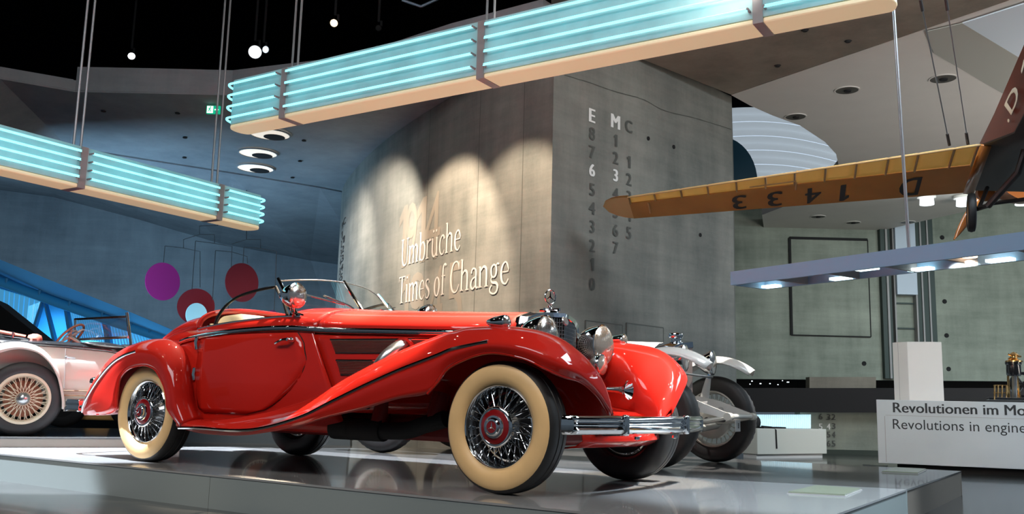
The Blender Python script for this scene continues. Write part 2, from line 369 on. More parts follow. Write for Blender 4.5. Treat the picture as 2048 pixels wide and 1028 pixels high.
# --- serif lettering, drawn as broad and thin strokes: (points, half widths)
SERIF = {
 'U': (.72, [([(.14, 1), (.14, .35), (.22, .08), (.38, 0), (.54, .08), (.61, .35), (.61, 1)], [.055, .055, .05, .03, .025, .022, .022]), ([(.0, .985), (.28, .985)], .016), ([(.5, .985), (.72, .985)], .016)]),
 'm': (.92, [([(.12, 0), (.12, .66)], .05), ([(.03, .65), (.12, .65)], .018), ([(.14, .5), (.26, .63), (.38, .62), (.44, .48), (.44, 0)], [.02, .03, .045, .05, .05]), ([(.46, .5), (.58, .63), (.70, .62), (.77, .48), (.77, 0)], [.02, .03, .045, .05, .05]), ([(.02, .014), (.22, .014)], .015), ([(.35, .014), (.53, .014)], .015), ([(.68, .014), (.87, .014)], .015)]),
 'b': (.60, [([(.12, 0), (.12, 1.03)], .05), ([(.02, 1.02), (.12, 1.02)], .017), ([(.14, .5), (.25, .63), (.38, .63), (.49, .48), (.50, .3), (.46, .1), (.33, .0), (.2, .03), (.13, .1)], [.02, .025, .035, .05, .055, .045, .025, .02, .02])]),
 'r': (.42, [([(.12, 0), (.12, .66)], .05), ([(.03, .65), (.12, .65)], .018), ([(.14, .46), (.22, .6), (.32, .65), (.38, .6)], [.018, .025, .04, .05]), ([(.02, .014), (.24, .014)], .015)]),
 'u': (.62, [([(.12, .65), (.12, .2), (.2, .03), (.32, .01), (.44, .14)], [.05, .05, .04, .025, .018]), ([(.47, .66), (.47, 0)], .05), ([(.03, .65), (.12, .65)], .017), ([(.38, .65), (.47, .65)], .017), ([(.47, .014), (.56, .014)], .015)]),
 'c': (.50, [([(.43, .52), (.36, .63), (.26, .65), (.14, .54), (.09, .33), (.13, .11), (.25, .0), (.36, .02), (.44, .14)], [.045, .04, .025, .04, .055, .045, .025, .02, .015])]),
 'h': (.63, [([(.12, 0), (.12, 1.03)], .05), ([(.02, 1.02), (.12, 1.02)], .017), ([(.14, .5), (.27, .63), (.40, .62), (.48, .48), (.48, 0)], [.02, .03, .045, .05, .05]), ([(.02, .014), (.22, .014)], .015), ([(.38, .014), (.58, .014)], .015)]),
 'e': (.50, [([(.10, .37), (.44, .37), (.42, .53), (.34, .64), (.25, .65), (.14, .54), (.09, .33), (.13, .11), (.25, .0), (.36, .02), (.45, .14)], [.014, .014, .03, .03, .022, .04, .055, .045, .025, .02, .015])]),
 'T': (.66, [([(.33, 0), (.33, .98)], .055), ([(.03, .975), (.63, .975)], .02), ([(.04, .98), (.03, .80)], [.02, .012]), ([(.62, .98), (.63, .80)], [.02, .012]), ([(.2, .014), (.46, .014)], .015)]),
 'i': (.30, [([(.14, 0), (.14, .66)], .05), ([(.04, .65), (.14, .65)], .017), ([(.14, .87), (.14, .95)], .05), ([(.03, .014), (.25, .014)], .015)]),
 's': (.46, [([(.38, .50), (.34, .62), (.24, .65), (.13, .60), (.11, .48), (.2, .38), (.33, .28), (.38, .16), (.33, .04), (.22, .0), (.12, .04), (.08, .18)], [.014, .022, .025, .035, .045, .055, .055, .045, .035, .025, .02, .014])]),
 'o': (.56, [([(.26, .65), (.13, .55), (.08, .33), (.13, .1), (.26, 0), (.39, .1), (.44, .33), (.39, .55), (.26, .65)], [.022, .04, .055, .04, .022, .04, .055, .04, .022])]),
 'f': (.38, [([(.15, 0), (.15, .78), (.2, .98), (.3, 1.03), (.38, .97)], [.05, .05, .04, .03, .045]), ([(.04, .64), (.31, .64)], .016), ([(.04, .014), (.27, .014)], .015)]),
 'C': (.74, [([(.65, .75), (.58, .95), (.4, 1.01), (.2, .88), (.09, .5), (.18, .13), (.38, -.01), (.56, .05), (.66, .24)], [.018, .03, .022, .045, .06, .048, .022, .022, .015]), ([(.655, .98), (.655, .72)], .013)]),
 'a': (.54, [([(.11, .50), (.16, .62), (.27, .65), (.38, .58), (.40, .44), (.40, .1), (.46, .01), (.53, .04)], [.04, .03, .024, .04, .05, .05, .03, .015]), ([(.40, .38), (.22, .33), (.11, .22), (.11, .08), (.2, .0), (.32, .05), (.40, .15)], [.015, .025, .045, .05, .03, .02, .018])]),
 'n': (.63, [([(.12, 0), (.12, .66)], .05), ([(.03, .65), (.12, .65)], .018), ([(.14, .5), (.27, .63), (.40, .62), (.48, .48), (.48, 0)], [.02, .03, .045, .05, .05]), ([(.02, .014), (.22, .014)], .015), ([(.38, .014), (.58, .014)], .015)]),
 'g': (.55, [([(.25, .65), (.14, .58), (.11, .44), (.15, .30), (.25, .25), (.35, .3), (.39, .44), (.36, .58), (.25, .65)], [.02, .035, .045, .035, .02, .035, .045, .035, .02]), ([(.36, .6), (.44, .66), (.52, .63)], [.016, .02, .03]), ([(.15, .28), (.11, .17), (.2, .09), (.38, .07), (.47, -.04), (.42, -.2), (.25, -.26), (.09, -.2), (.06, -.09), (.16, .02)], [.016, .025, .035, .045, .045, .03, .02, .03, .035, .018])]),
 ' ': (.28, [])}
def serif_line(txt, s_left, s_right, z, ht, m, parent):
    tot = sum(SERIF['u' if c == 'ü' else c][0] for c in txt); x = 0; k = (s_left - s_right) / tot
    for c in txt:
        wd, st = SERIF['u' if c == 'ü' else c]
        if c == 'ü': st = st + [([(.19, .86), (.19, .94)], .045), ([(.41, .86), (.41, .94)], .045)]
        mb = MB()
        for pts, hw in st:
            n = 22 if len(pts) > 2 else 4
            P = cr([V((a, b, 0)) for a, b in pts], n); rows = []
            for i, q in enumerate(P):
                t = (P[min(i + 1, n - 1)] - P[max(i - 1, 0)]); t.normalize(); nn = V((-t.y, t.x, 0))
                f = i * (len(pts) - 1) / (n - 1); h = hw if not isinstance(hw, list) else interp(f, list(range(len(hw))), hw)
                rows.append([q + nn * h * 1.05, q - nn * h * 1.05])
            mb.grid([[on_curve(s_left - (x + p.x) * k, z + p.y * ht, .012) for p in r] for r in rows])
        if mb.v: mb.build('letter', m, parent, smooth=False)
        x += wd
sT0, sT1 = arc_at(797), arc_at(1019); sU0, sU1 = arc_at(799), arc_at(919)
serif_line('Times of Change', sT0, sT1, 2.03, .43, M_SOFTW, core)
serif_line('Umbrüche', sU0, sU1, 2.63, .43, M_SOFTW, core)

def curve_text(txt, px0, px1, z, ht, m, bold=0):
    g = fit(fat(txt, max(bold, 0)), 1, ht); a, b = arc_at(px0), arc_at(px1)
    MB().add([on_curve(lerp(a, b, x), z + y, .005 + .001 * k_) for x, y, k_ in g[0]], g[1]).build('numeral', m, core, smooth=False)
for i, (c, px0, px1) in enumerate([('1', 792, 808), ('9', 806, 828), ('1', 828, 846), ('4', 843, 876)]):
    curve_text(c, px0, px1, 2.60, 1.02, M_FAINT, -.012)
for i, (c, px0, px1) in enumerate([('1', 802, 818), ('9', 818, 850), ('4', 858, 886), ('5', 894, 926)]):
    curve_text(c, px0, px1, 1.45, 1.02, M_FAINT, -.012)
# small floor index on the far end of the curved wall
for ci, (px, top, seq) in enumerate([(668, 452, '8765432'), (673, 440, 'M123456'), (678, 436, 'C 12345')]):
    for k, c in enumerate(seq):
        if c != ' ':
            D = 19.0; z = at(px, top + k * 19 + 12, D).z
            curve_text(c, px - 2.2, px + 2.4, z, .14, M_DARK if ci else M_PAINTG, .02)

# floor index on the flat face
FN = V((CEND.y - CORN.y, -(CEND.x - CORN.x), 0)).normalized(); FU = (CEND - CORN).normalized()
def wall_char(c, px, pyt, pyb, wd, m, bold=.045):
    t = onplane(px, pyt, CORN, FN); b = onplane(px, pyb, CORN, FN); ht = t.z - b.z
    g = fit(fat(c, bold), None, ht)
    cx = max(q[0] for q in g[0]) / 2
    MB().add([b + FU * (x - cx) + V((0, 0, y)) + FN * (.008 + .0015 * k_) for x, y, k_ in g[0]], g[1]).build('numeral', m, core, smooth=False)
for c, y in zip('E876543210', [218, 255, 292, 328, 367, 404, 441, 479, 516, 556]):
    wall_char(c, 1183, y, y + (27 if c == 'E' else 25), .62 if c != '1' else .36, M_PAINTW if c in 'E6' else M_PAINTG)
for c, y in zip('M1234567', [230, 269, 304, 339, 376, 412, 449, 484]):
    wall_char(c, 1230, y, y + (27 if c == 'M' else 24), .9 if c == 'M' else (.36 if c == '1' else .62), M_PAINTW if c in 'M3' else M_PAINTG)
for c, y in zip('C12345', [241, 312, 347, 382, 418, 454]):
    wall_char(c, 1256.5, y, y + 24, .72 if c == 'C' else (.36 if c == '1' else .62), M_PAINTG)
# flush service hatches low on the flat face
for a, b, top in [(1170, 1243, 641), (1252, 1325, 646)]:
    q = [onplane(a, top, CORN, FN), onplane(b, top + 10, CORN, FN)]
    u = (q[1] - q[0]); u.z = 0; wd = u.length; u.normalize(); c = q[0] + u * wd / 2; c.z = q[0].z - .6
    MB().box(c + FN * .004, (wd, .02, 1.2), (u, FN, V((0, 0, 1)))).build('hatch', M_CONC, core, smooth=False)
    for s in (-1, 1): MB().box(c + u * (s * wd / 2) + FN * .003, (.014, .028, 1.2), (u, FN, V((0, 0, 1)))).build('hatch_joint', M_PAINTG, core, smooth=False)
    MB().box(c + V((0, 0, .6)) + FN * .003, (wd, .028, .014), (u, FN, V((0, 0, 1)))).build('hatch_joint', M_PAINTG, core, smooth=False)
def tie_holes(lst, hit, n, parent, r=.035):
    for px, py in lst:
        c = hit(px, py); MB().lathe([(0, .004), (r * .62, .004), (r * .8, .012), (r, .012), (r, 0)], c, n, 14).build('tie_hole', M_DARK, parent)
tie_holes([(1296, 277), (1347, 294), (1310, 402), (1400, 470)], lambda a, b: onplane(a, b, CORN, FN), FN, core, .03)

# casting joints of the concrete
M_JNT = mat('concrete_joint', (.085, .09, .08), .8)
for px in (846, 949, 1040):
    s_ = arc_at(px); q0, q1 = on_curve(s_ - .006, FZ, .002), on_curve(s_ + .006, FZ, .002)
    MB().prism([q0, q1, q1 + V((0, 0, 5.1 - FZ)), q0 + V((0, 0, 5.1 - FZ))], FN * .002).build('casting_joint', M_JNT, core, smooth=False)
jt = [onplane(a, b, CORN, FN) for a, b in [(1128, 150), (1180, 166), (1225, 182), (1285, 199), (1330, 222), (1395, 238), (1462, 259)]]
random.seed(3); rows = [[q + FN * .003 + V((0, 0, random.uniform(.003, .010))), q + FN * .003 - V((0, 0, random.uniform(.002, .007)))] for q in cr(jt, 40)]
MB().grid(rows).build('casting_joint', M_JNT, core, smooth=False, solid=.002)
# ceilings: concrete soffit over the core and the exhibits, white plaster ceiling of the next room, black void above
cs = [onz(1268, 112, CTOP), onz(1461, 189, CTOP), onz(2012, 3, CTOP), onz(2300, -110, CTOP), V((9, 0, CTOP)), V((3.4, .4, CTOP)), V((1.0, 1.2, CTOP)), CORN + V((.4, -.2, CTOP)), CORN + V((-.25, .3, CTOP))]
struct(MB().prism(cs, (0, 0, .5)).build('ceiling', M_CONCW, smooth=False))
for px, py in [(1696, 82), (1555, 131), (1610, 60)]:
    MB().lathe([(0, 0), (.03, 0), (.045, .02), (.05, .02)], onz(px, py, CTOP) - V((0, 0, .02)), (0, 0, 1), 12).build('anchor_socket', M_DARK, bpy.data.objects['ceiling'])
hole = [(1462, 190), (1500, 211), (1545, 231), (1600, 251), (1650, 284), (1672, 308), (1679, 338), (1640, 385), (1524, 430), (1528, 458), (1748, 465), (1850, 441), (2048, 397), (2250, 352), (2250, -88), (2012, 3)]
wc = struct(MB().prism([onz(a, b, CTOP + .01) for a, b in hole], (0, 0, .22)).build('ceiling_white', M_WHITEC, smooth=False))
M_DLT = mat('downlight_well', (.09, .085, .075), .5)
def downlight(px, py, r, label, lit=False):
    c = onz(px, py, CTOP + .01); t = thing('ceiling_downlight', label, 'downlight', c)
    MB().lathe([(r * 1.12, 0), (r * 1.12, -.012), (r, -.012), (r, 0)], (0, 0, 0), (0, 0, 1), 28).build('trim_ring', M_WHITEC, t)
    MB().lathe([(0, -.004), (r, -.004), (r, -.010), (0, -.010)], (0, 0, 0), (0, 0, 1), 28).build('well', M_DLT, t)
    MB().lathe([(0, -.03), (r * .3, -.03), (r * .34, -.008), (0, -.006)], (r * .05, 0, 0), (0, 0, 1), 18).build('lamp', M_DARK, t)
for px, py, r, lb in [(1694, 180, .165, 'round recessed downlight left of the steel rod in the white ceiling'), (1591, 233, .16, 'round recessed downlight close to the vault opening in the white ceiling'),
                      (1886, 157, .175, 'round recessed downlight behind the suspension cables'), (1636, 433, .17, 'small recessed downlight under the yellow wing near the ceiling edge'),
                      (1706, 445, .17, 'small recessed downlight at the ceiling edge above the concrete panel'), (1815, 444, .17, 'small recessed downlight right of the steel rod at the ceiling edge')]:
    downlight(px, py, r, lb)
M_LIT = mat('lit_glass', (.9, .95, 1), .4, emit=(.86, .95, 1), es=3.0)
for px, py, lb in [(1853, 396, 'lit cylindrical ceiling lamp below the wing, left of the landing wheel'), (1926, 398, 'lit cylindrical ceiling lamp just behind the landing wheel'), (2044, 396, 'lit cylindrical ceiling lamp at the right edge under the fuselage')]:
    c = onz(px, py - 6, CTOP); t = thing('ceiling_lamp', lb, 'lamp', c)
    MB().lathe([(.05, 0), (.19, 0), (.20, -.06), (.05, -.06)], (0, 0, 0), (0, 0, 1), 24).build('collar', M_WHITEC, t)
    MB().lathe([(0, -.06), (.14, -.06), (.15, -.22), (0, -.23)], (0, 0, 0), (0, 0, 1), 20).build('glass_shade', M_LIT, t)
# flat facets of the white ceiling, lit and shaded tones put into their colours
M_FAC = mat('lit_white_plaster', (.70, .78, .86), .6)
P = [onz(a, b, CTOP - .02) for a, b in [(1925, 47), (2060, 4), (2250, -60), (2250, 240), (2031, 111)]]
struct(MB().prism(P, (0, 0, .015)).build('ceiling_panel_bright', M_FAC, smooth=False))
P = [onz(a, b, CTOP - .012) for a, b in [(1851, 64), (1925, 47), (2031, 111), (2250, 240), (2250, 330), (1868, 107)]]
struct(MB().prism(P, (0, 0, .01)).build('ceiling_panel_shaded', mat('shaded_white_plaster', (.42, .42, .38), .7), smooth=False))

# white membrane vault seen through the opening
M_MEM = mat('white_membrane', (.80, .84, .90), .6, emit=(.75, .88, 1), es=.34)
mem = thing('membrane_vault', 'white ribbed membrane vault in the opening left of the steel rod', 'vault', at(1560, 320, 26))
mo = mem.location
for k in range(7):
    rows = []
    for i in range(3):
        f = (k + i / 2) / 7; r = []
        for j in range(17):
            g = j / 16; px = lerp(1440, 1720, g); bow = 26 * sin(pi * (i / 2))
            py = lerp(218, 420, f) + 40 * (g ** 1.5) * (1 - .45 * f) - 12 * sin(pi * g)
            r.append(at(px, py, 26 + .10 * sin(pi * i / 2) + 1.4 * (1 - g)) - mo)
        rows.append(r)
    MB().grid(rows).build('membrane_strip', M_MEM, mem, solid=.03)
bo = V(at(1462, 330, 25)); bt = thing('blue_round_duct', 'dark blue rounded duct end low in the vault opening', 'duct', bo)
M_DUCT = mat('dark_blue_duct', (.02, .10, .17), .5)
rows = [[at(1440 + 75 * cos(a) * k, 365 + 92 * sin(a) * k, 25 - .3 * (1 - k)) - bo for a in [pi * 2 * i / 40 for i in range(40)]] for k in (0.01, .6, .92, 1)]
rows.append([at(1440 + 75 * cos(a), 365 + 92 * sin(a), 25.4) - bo for a in [pi * 2 * i / 40 for i in range(40)]])
MB().grid(rows, cv=True).build('rounded_end', M_DUCT, bt)
M_BLUEW = mat('blue_glow_backdrop', (.05, .3, .5), .4, emit=(.05, .42, .75), es=.5)  # added backdrop, the blue light beyond the vault put in as glow
P = [at(a, b, 30) for a, b in [(1430, 150), (1760, 150), (1760, 400), (1430, 400)]]
struct(MB().prism(P, F_ * .1).build('window_1', M_BLUEW, smooth=False))

# far wall of the next room, below the white ceiling
WD = 24.3
wo = at(1465, 600, WD); wn = V((-F_.x, -F_.y, 0)).normalized(); wu = V((R_.x, R_.y, 0)).normalized()
def onw(px, py, off=0): return onplane(px, py, wo + wn * off, wn)
wb = struct(MB().prism([onw(1380, 757), onw(2400, 757 + 9), onw(2400, 395), onw(1380, 412)], -wn * .4).build('wall_back', M_CONCG, smooth=False))
pa = onw(1579, 476, .02); pb = onw(1741, 674, .02)
cx = (pa + pb) / 2; wd = abs((pb - pa).dot(wu)); ht = pa.z - pb.z
MB().box(cx, (wd, .05, ht), (wu, wn, V((0, 0, 1)))).build('wall_panel', M_CONCG, wb, smooth=False)
for s, th in ((-1, .06), (1, .025)): MB().box(cx + wu * (s * wd / 2) + wn * .01, (th, .05, ht), (wu, wn, V((0, 0, 1)))).build('panel_joint', M_DARK, wb, smooth=False)
for s, th in ((-1, .03), (1, .07)): MB().box(cx + V((0, 0, s * ht / 2)) + wn * .01, (wd, .05, th), (wu, wn, V((0, 0, 1)))).build('panel_joint', M_DARK, wb, smooth=False)
tie_holes([(1884, 475), (1889, 603), (1893, 671), (1897, 738), (1728, 727)], lambda a, b: onw(a, b), wn, wb, .06)
# vertical lift track on the far wall
lift = thing('lift_shaft', 'dark glazed lift track rising up the concrete wall behind the white slab', 'lift', onw(1815, 757, .05))
lo = lift.location
M_TRK = mat('dark_green_glass', (.03, .05, .045), .6); M_CAB = mat('pale_lift_cabin', (.50, .58, .68), .5)
def strip(a, b, y0, y1, dep, name, m):
    q0 = onw(a, 600, 0); q1 = onw(b, 600, 0); wd = abs((q1 - q0).dot(wu)); c = (q0 + q1) / 2; q0.z = onw(a, y1, 0).z; q1.z = onw(b, y0, 0).z; c.z = (q0.z + q1.z) / 2
    return MB().box(c + wn * dep / 2 - lo, (wd, dep, abs(q1.z - q0.z)), (wu, wn, V((0, 0, 1)))).build(name, m, lift, smooth=False)
strip(1760, 1779, 440, 757, .16, 'track', M_TRK); strip(1769, 1773, 440, 757, .2, 'rail', M_NFRAME)
strip(1830, 1866, 440, 757, .16, 'track', M_TRK); strip(1838, 1841, 440, 757, .2, 'rail', M_NFRAME); strip(1852, 1855, 440, 757, .2, 'rail', M_NFRAME)
strip(1783, 1786, 440, 757, .2, 'rail', M_NFRAME); strip(1826, 1829, 440, 757, .2, 'rail', M_NFRAME)
strip(1786, 1826, 447, 591, .3, 'cabin', M_CAB)
for y in (606, 656, 712): strip(1786, 1826, y, y + 2, .05, 'crossbar', M_TRK)
# dark parapet and the lower hall behind it
par = struct(MB().prism([at(1440, 776, 15.5), at(2400, 776, 15.5), at(2400, 828, 15.5), at(1440, 824, 15.5)], wn * -.4).build('wall_parapet', M_DARK, smooth=False))
struct(MB().prism([at(1430, 750, 26), at(2400, 750, 26), at(2400, 800, 26), at(1430, 800, 26)], wn * -.2).build('wall_lower_hall', M_DARK, smooth=False))
struct(MB().prism([at(1619, 754, 23.5), at(1752, 754, 23.5), at(1752, 790, 23.5), at(1619, 790, 23.5)], wn * -.3).build('wall_pier', M_CONCW, smooth=False))
M_SPK = mat('distant_lamp', (1, 1, 1), .4, emit=(.8, .93, 1), es=3)
for px, py, k in [(1504, 763, 1), (1521, 768, 1.3), (1540, 768, .9), (1556, 770, .8), (1576, 765, 1.6), (1500, 769, .7), (1565, 762, .6), (1548, 759, 1.2)]:
    tag(MB().lathe([(0, 0), (.02 * k, 0), (.018 * k, .02), (0, .025)], at(px, py, 25.6), (0, 0, 1), 10).build('distant_ceiling_lamp', M_SPK), 'tiny bright lamp in the dark hall beyond the white car', 'lamp', 'distant lamps in the dark hall')
lw = struct(MB().prism([at(1600, 820, 15.9), at(2400, 825, 15.9), at(2400, 935, 15.9), at(1600, 911, 15.9)], wn * -.3).build('wall_lower', M_CONCG, smooth=False))
q0 = onz(1640, 912, FZ)
struct(MB().prism([at(1640, 899, 15.8), at(1780, 902, 15.8), at(1780, 925, 15.8), at(1640, 919, 15.8)], wn * -.1).build('baseboard_right', mat('dark_green_skirting', (.035, .05, .04), .5), smooth=False))
for c, px, py, m in [('6', 1641, 828, 0), ('5', 1641, 848, 1), ('3', 1657, 829, 0), ('4', 1657, 848, 1), ('5', 1657, 864, 0), ('6', 1657, 882, 0), ('2', 1667, 829, 0), ('3', 1667, 847, 0), ('4', 1667, 864, 0), ('5', 1667, 882, 0)]:
    g = fit(fat(c, .03), .065, .10); b = at(px, py + 11, 15.88)
    MB().add([b + wu * (x - .03) + V((0, 0, y)) + wn * (.002 * k_) for x, y, k_ in g[0]], g[1]).build('numeral', M_PAINTW if m else M_PAINTG, lw, smooth=False)
# backlit corrugated panel in the lower hall
M_COR = mat('backlit_corrugated', (.6, .75, .8), .4, emit=(.62, .88, 1), es=.55)
co = at(1572, 860, 15.7); cp = thing('corrugated_light_panel', 'backlit white corrugated panel behind the low plinth', 'panel', co)
rows = []
for i in range(61):
    px = lerp(1500, 1622, i / 60); dd = 15.7 + (.035 if i % 2 else 0)
    rows.append([at(px, 829, dd) - co, at(px, 862, dd) - co])
MB().grid(rows).build('corrugated_sheet', M_COR, cp, smooth=False, solid=.01)

# left: ramp soffit, ramp walls, blue lit gallery beneath, black void above
SZ = 5.0
near = [(150, 184), (300, 187), (462, 191), (700, 165), (900, 105), (1085, 60)]
far = [(138, 296), (300, 322), (462, 347), (655, 386), (760, 274), (1090, 88)]
rows = [[onz(a, b, SZ) for a, b in near]]
sof = [onz(a, b, SZ) for a, b in near] + [V((-1.0, 5.2, SZ)), V((-4, 7.5, SZ)), V((-7.5, 9, SZ)), V((-10.8, 13, SZ))] + [onz(a, b, SZ) for a, b in [(640, 376), (462, 347), (300, 322), (138, 296)]]
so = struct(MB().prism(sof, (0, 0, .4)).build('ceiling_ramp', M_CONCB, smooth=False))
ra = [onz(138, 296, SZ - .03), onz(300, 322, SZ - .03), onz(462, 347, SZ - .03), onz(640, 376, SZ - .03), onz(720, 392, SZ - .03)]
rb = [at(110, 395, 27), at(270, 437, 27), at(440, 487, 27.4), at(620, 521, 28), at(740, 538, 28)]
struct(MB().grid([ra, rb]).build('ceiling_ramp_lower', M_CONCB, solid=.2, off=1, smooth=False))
# wall facet left of the fold
fa = [onz(-120, 120, SZ) , onz(0, 158, SZ), onz(150, 184, SZ)]
fb = [at(-120, 370, 26), at(0, 380, 26.5), at(112, 395, 27)]
fm = [onz(-120, 215, SZ - .3), onz(0, 255, SZ - .3), onz(138, 296, SZ - .03)]
struct(MB().grid([fa, fm, fb]).build('wall_left', M_CONCB, solid=.2, off=1, smooth=False))
ww = [at(-150, 360, 26.5), at(0, 372, 26.5), at(112, 390, 27), at(270, 432, 27), at(440, 482, 27.4), at(620, 516, 28), at(700, 530, 28)]
wl = [at(-150, 440, 26.3), at(0, 519, 26.4), at(112, 565, 26.6), at(270, 628, 26.8), at(440, 700, 27), at(620, 740, 27.6), at(700, 760, 28)]
wr = struct(MB().grid([ww, wl]).build('wall_ramp', M_CONCB, solid=.3, off=1, smooth=False))
# parapet strip on top of the ramp edge
pt = [onz(0, 155, SZ + .02), onz(150, 181, SZ + .02), onz(300, 184, SZ + .02), onz(470, 189, SZ + .02)]
tp = MB()
for i in range(3):
    tp.prism([pt[i], pt[i + 1], pt[i + 1] + V((0, 0, .16)), pt[i] + V((0, 0, .16))], F_ * .2)
struct(tp.build('trim_1', M_CONCB, smooth=False))
tie_holes([(355, 226), (370, 275), (369, 315), (608, 281), (600, 322), (585, 355), (207, 222)], lambda a, b: onz(a, b, SZ - .012), V((0, 0, -1)), so, .04)
# blue lit gallery, its blue light put partly into the base colours
M_GAL = mat('blue_lit_plaster', (.20, .52, .75), .5, emit=None)
M_GALD = mat('blue_lit_beam', (.05, .25, .42), .5)
ga = [at(-150, 450, 27), at(0, 515, 27), at(112, 560, 27.2), at(270, 625, 27.4), at(440, 695, 27.6)]
gb = [at(-150, 520, 31), at(0, 548, 31), at(112, 600, 31), at(270, 655, 31), at(440, 720, 31)]
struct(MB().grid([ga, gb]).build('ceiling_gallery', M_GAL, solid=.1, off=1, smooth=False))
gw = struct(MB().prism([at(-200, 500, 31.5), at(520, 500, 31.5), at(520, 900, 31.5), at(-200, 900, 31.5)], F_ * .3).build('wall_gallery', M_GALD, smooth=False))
pp = thing('gallery_pipe', 'long blue lit pipe on brackets along the gallery windows', 'pipe', at(120, 600, 30.3)); po = pp.location
MB().tube([at(a, b, 30.3) - po for a, b in [(-120, 518), (0, 563), (120, 607), (240, 648), (350, 684)]], .16, 12).build('pipe_run', mat('blue_lit_pipe', (.06, .36, .60), .4), pp)
for px, py in [(-30, 541), (14, 558), (80, 582), (140, 604), (205, 626), (262, 648), (300, 661)]:
    MB().tube([at(px, py - 2, 30.2) - po, at(px - 2, py + 10, 30.2) - po], .05, 8).build('bracket', M_GALD, pp)
M_WINL = mat('backlit_blue_window', (.3, .7, .9), .4, emit=(.07, .46, .85), es=.34)
M_WINW = mat('pale_blue_blind', (.5, .8, .95), .5, emit=(.30, .78, 1), es=.5)
def win(n, q, m):
    o = at(*q[0], 31); t = struct(bpy.data.objects.new('window_%d' % n, None)); COL.objects.link(t); t.location = o
    for i in range(14):     # corrugated glazing, one bar per corrugation
        f0, f1 = i / 14, (i + .8) / 14
        a = [V((lerp(q[0][0], q[1][0], f), lerp(q[0][1], q[1][1], f), 0)) for f in (f0, f1)]; b = [V((lerp(q[3][0], q[2][0], f), lerp(q[3][1], q[2][1], f), 0)) for f in (f0, f1)]
        MB().prism([at(v.x, v.y, 31) - o for v in (a[0], a[1], b[1], b[0])], F_ * .1).build('pane', m, t, smooth=False)
win(2, [(-60, 560), (80, 602), (72, 668), (-60, 640)], M_WINL); win(3, [(58, 612), (80, 604), (72, 662), (52, 655)], M_WINW)
win(4, [(133, 622), (198, 640), (216, 700), (150, 700)], M_WINL); win(5, [(216, 648), (300, 672), (318, 720), (228, 720)], M_WINL); win(6, [(310, 675), (372, 694), (390, 740), (326, 740)], M_WINL)
for i, q in enumerate([[(82, 600), (86, 600), (62, 680), (56, 680)], [(86, 604), (89, 604), (112, 690), (106, 690)], [(127, 616), (133, 618), (148, 700), (140, 700)], [(203, 636), (213, 640), (226, 720), (214, 720)]]):
    struct(MB().prism([at(a, b, 30.6) for a, b in q], F_ * .2).build('trim_%d' % (i + 2), M_GALD, smooth=False))
# dark parapet wedge in front of the gallery
struct(MB().prism([at(-200, 520, 16), at(0, 610, 16), at(96, 686, 16), at(96, 760, 16), at(-200, 760, 16)], F_ * .25).build('wall_ramp_parapet', M_DARK, smooth=False))
struct(MB().prism([at(-200, 764, 14.5), at(700, 770, 14.5), at(700, 960, 14.5), at(-200, 940, 14.5)], F_ * .2).build('wall_low_blocker', mat('dark_blue_blocker', (.04, .06, .08), .6), smooth=False))  # added low wall hiding the blue gallery under the car and its reflection
# black technical ceiling
struct(MB().box((-6, 2, 9.9), (60, 50, .2)).build('ceiling_void', M_VOID, smooth=False))
struct(MB().prism([at(-600, 170, 34), at(1500, 170, 34), at(1500, -700, 34), at(-600, -700, 34)], F_ * .2).build('wall_void', M_VOID, smooth=False))
# oval soffit lights: flat discs, the recess's lit and shaded parts put into colour
M_OV = mat('lit_recess', (.9, .85, .75), .5, emit=(1, .86, .70), es=.7)
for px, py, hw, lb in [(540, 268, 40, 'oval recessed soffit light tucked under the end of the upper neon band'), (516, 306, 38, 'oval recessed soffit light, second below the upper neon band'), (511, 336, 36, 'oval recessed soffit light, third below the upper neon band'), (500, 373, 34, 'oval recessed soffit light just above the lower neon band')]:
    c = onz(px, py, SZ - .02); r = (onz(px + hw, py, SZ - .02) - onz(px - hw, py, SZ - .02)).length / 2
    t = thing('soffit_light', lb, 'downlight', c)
    MB().lathe([(r * .93, .0), (r, .0), (r, -.02), (r * .93, -.02)], (0, 0, 0), (0, 0, 1), 30).build('rim', M_CONCB, t)
    MB().lathe([(0, .004), (r * .95, .004), (r * .95, -.006), (0, -.006)], (0, 0, 0), (0, 0, 1), 30).build('recess_glow', M_OV, t)
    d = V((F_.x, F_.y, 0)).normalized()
    MB().lathe([(0, -.008), (r * .52, -.008), (r * .52, -.012), (0, -.012)], d * (r * .45) + wu * (.1 * r), (0, 0, 1), 24).build('recess_shade', M_DARK, t)
# emergency exit sign
M_EXG = mat('exit_green', (.0, .35, .18), .5, emit=(.0, .42, .22), es=.9); M_EXW = mat('exit_white', (.9, .95, .92), .5, emit=(.8, 1, .95), es=1.3)
eo = at(427, 220, 14.4); ex = thing('exit_sign', 'small green and white emergency exit sign on the ramp wall', 'sign', eo)
en = V((-F_.x, -F_.y, 0)).normalized(); Z = V((0, 0, 1)); k = 14.4 / FPX
MB().box((0, 0, 0), (27 * k, .04, 16 * k), (wu, en, Z)).build('housing', M_EXG, ex, smooth=False)
MB().box(wu * (-6 * k) + en * .022, (12 * k, .004, 14.5 * k), (wu, en, Z)).build('door_pictogram', M_EXW, ex, smooth=False)
def flat(pts, off, name, m, par): MB().prism([wu * (x * k) + Z * (y * k) + en * off for x, y in pts], en * .003).build(name, m, par, smooth=False)
flat([(3, 1.2), (7, 1.2), (7, 4), (11.5, 0), (7, -4), (7, -1.2), (3, -1.2)], .022, 'arrow', M_EXW, ex)
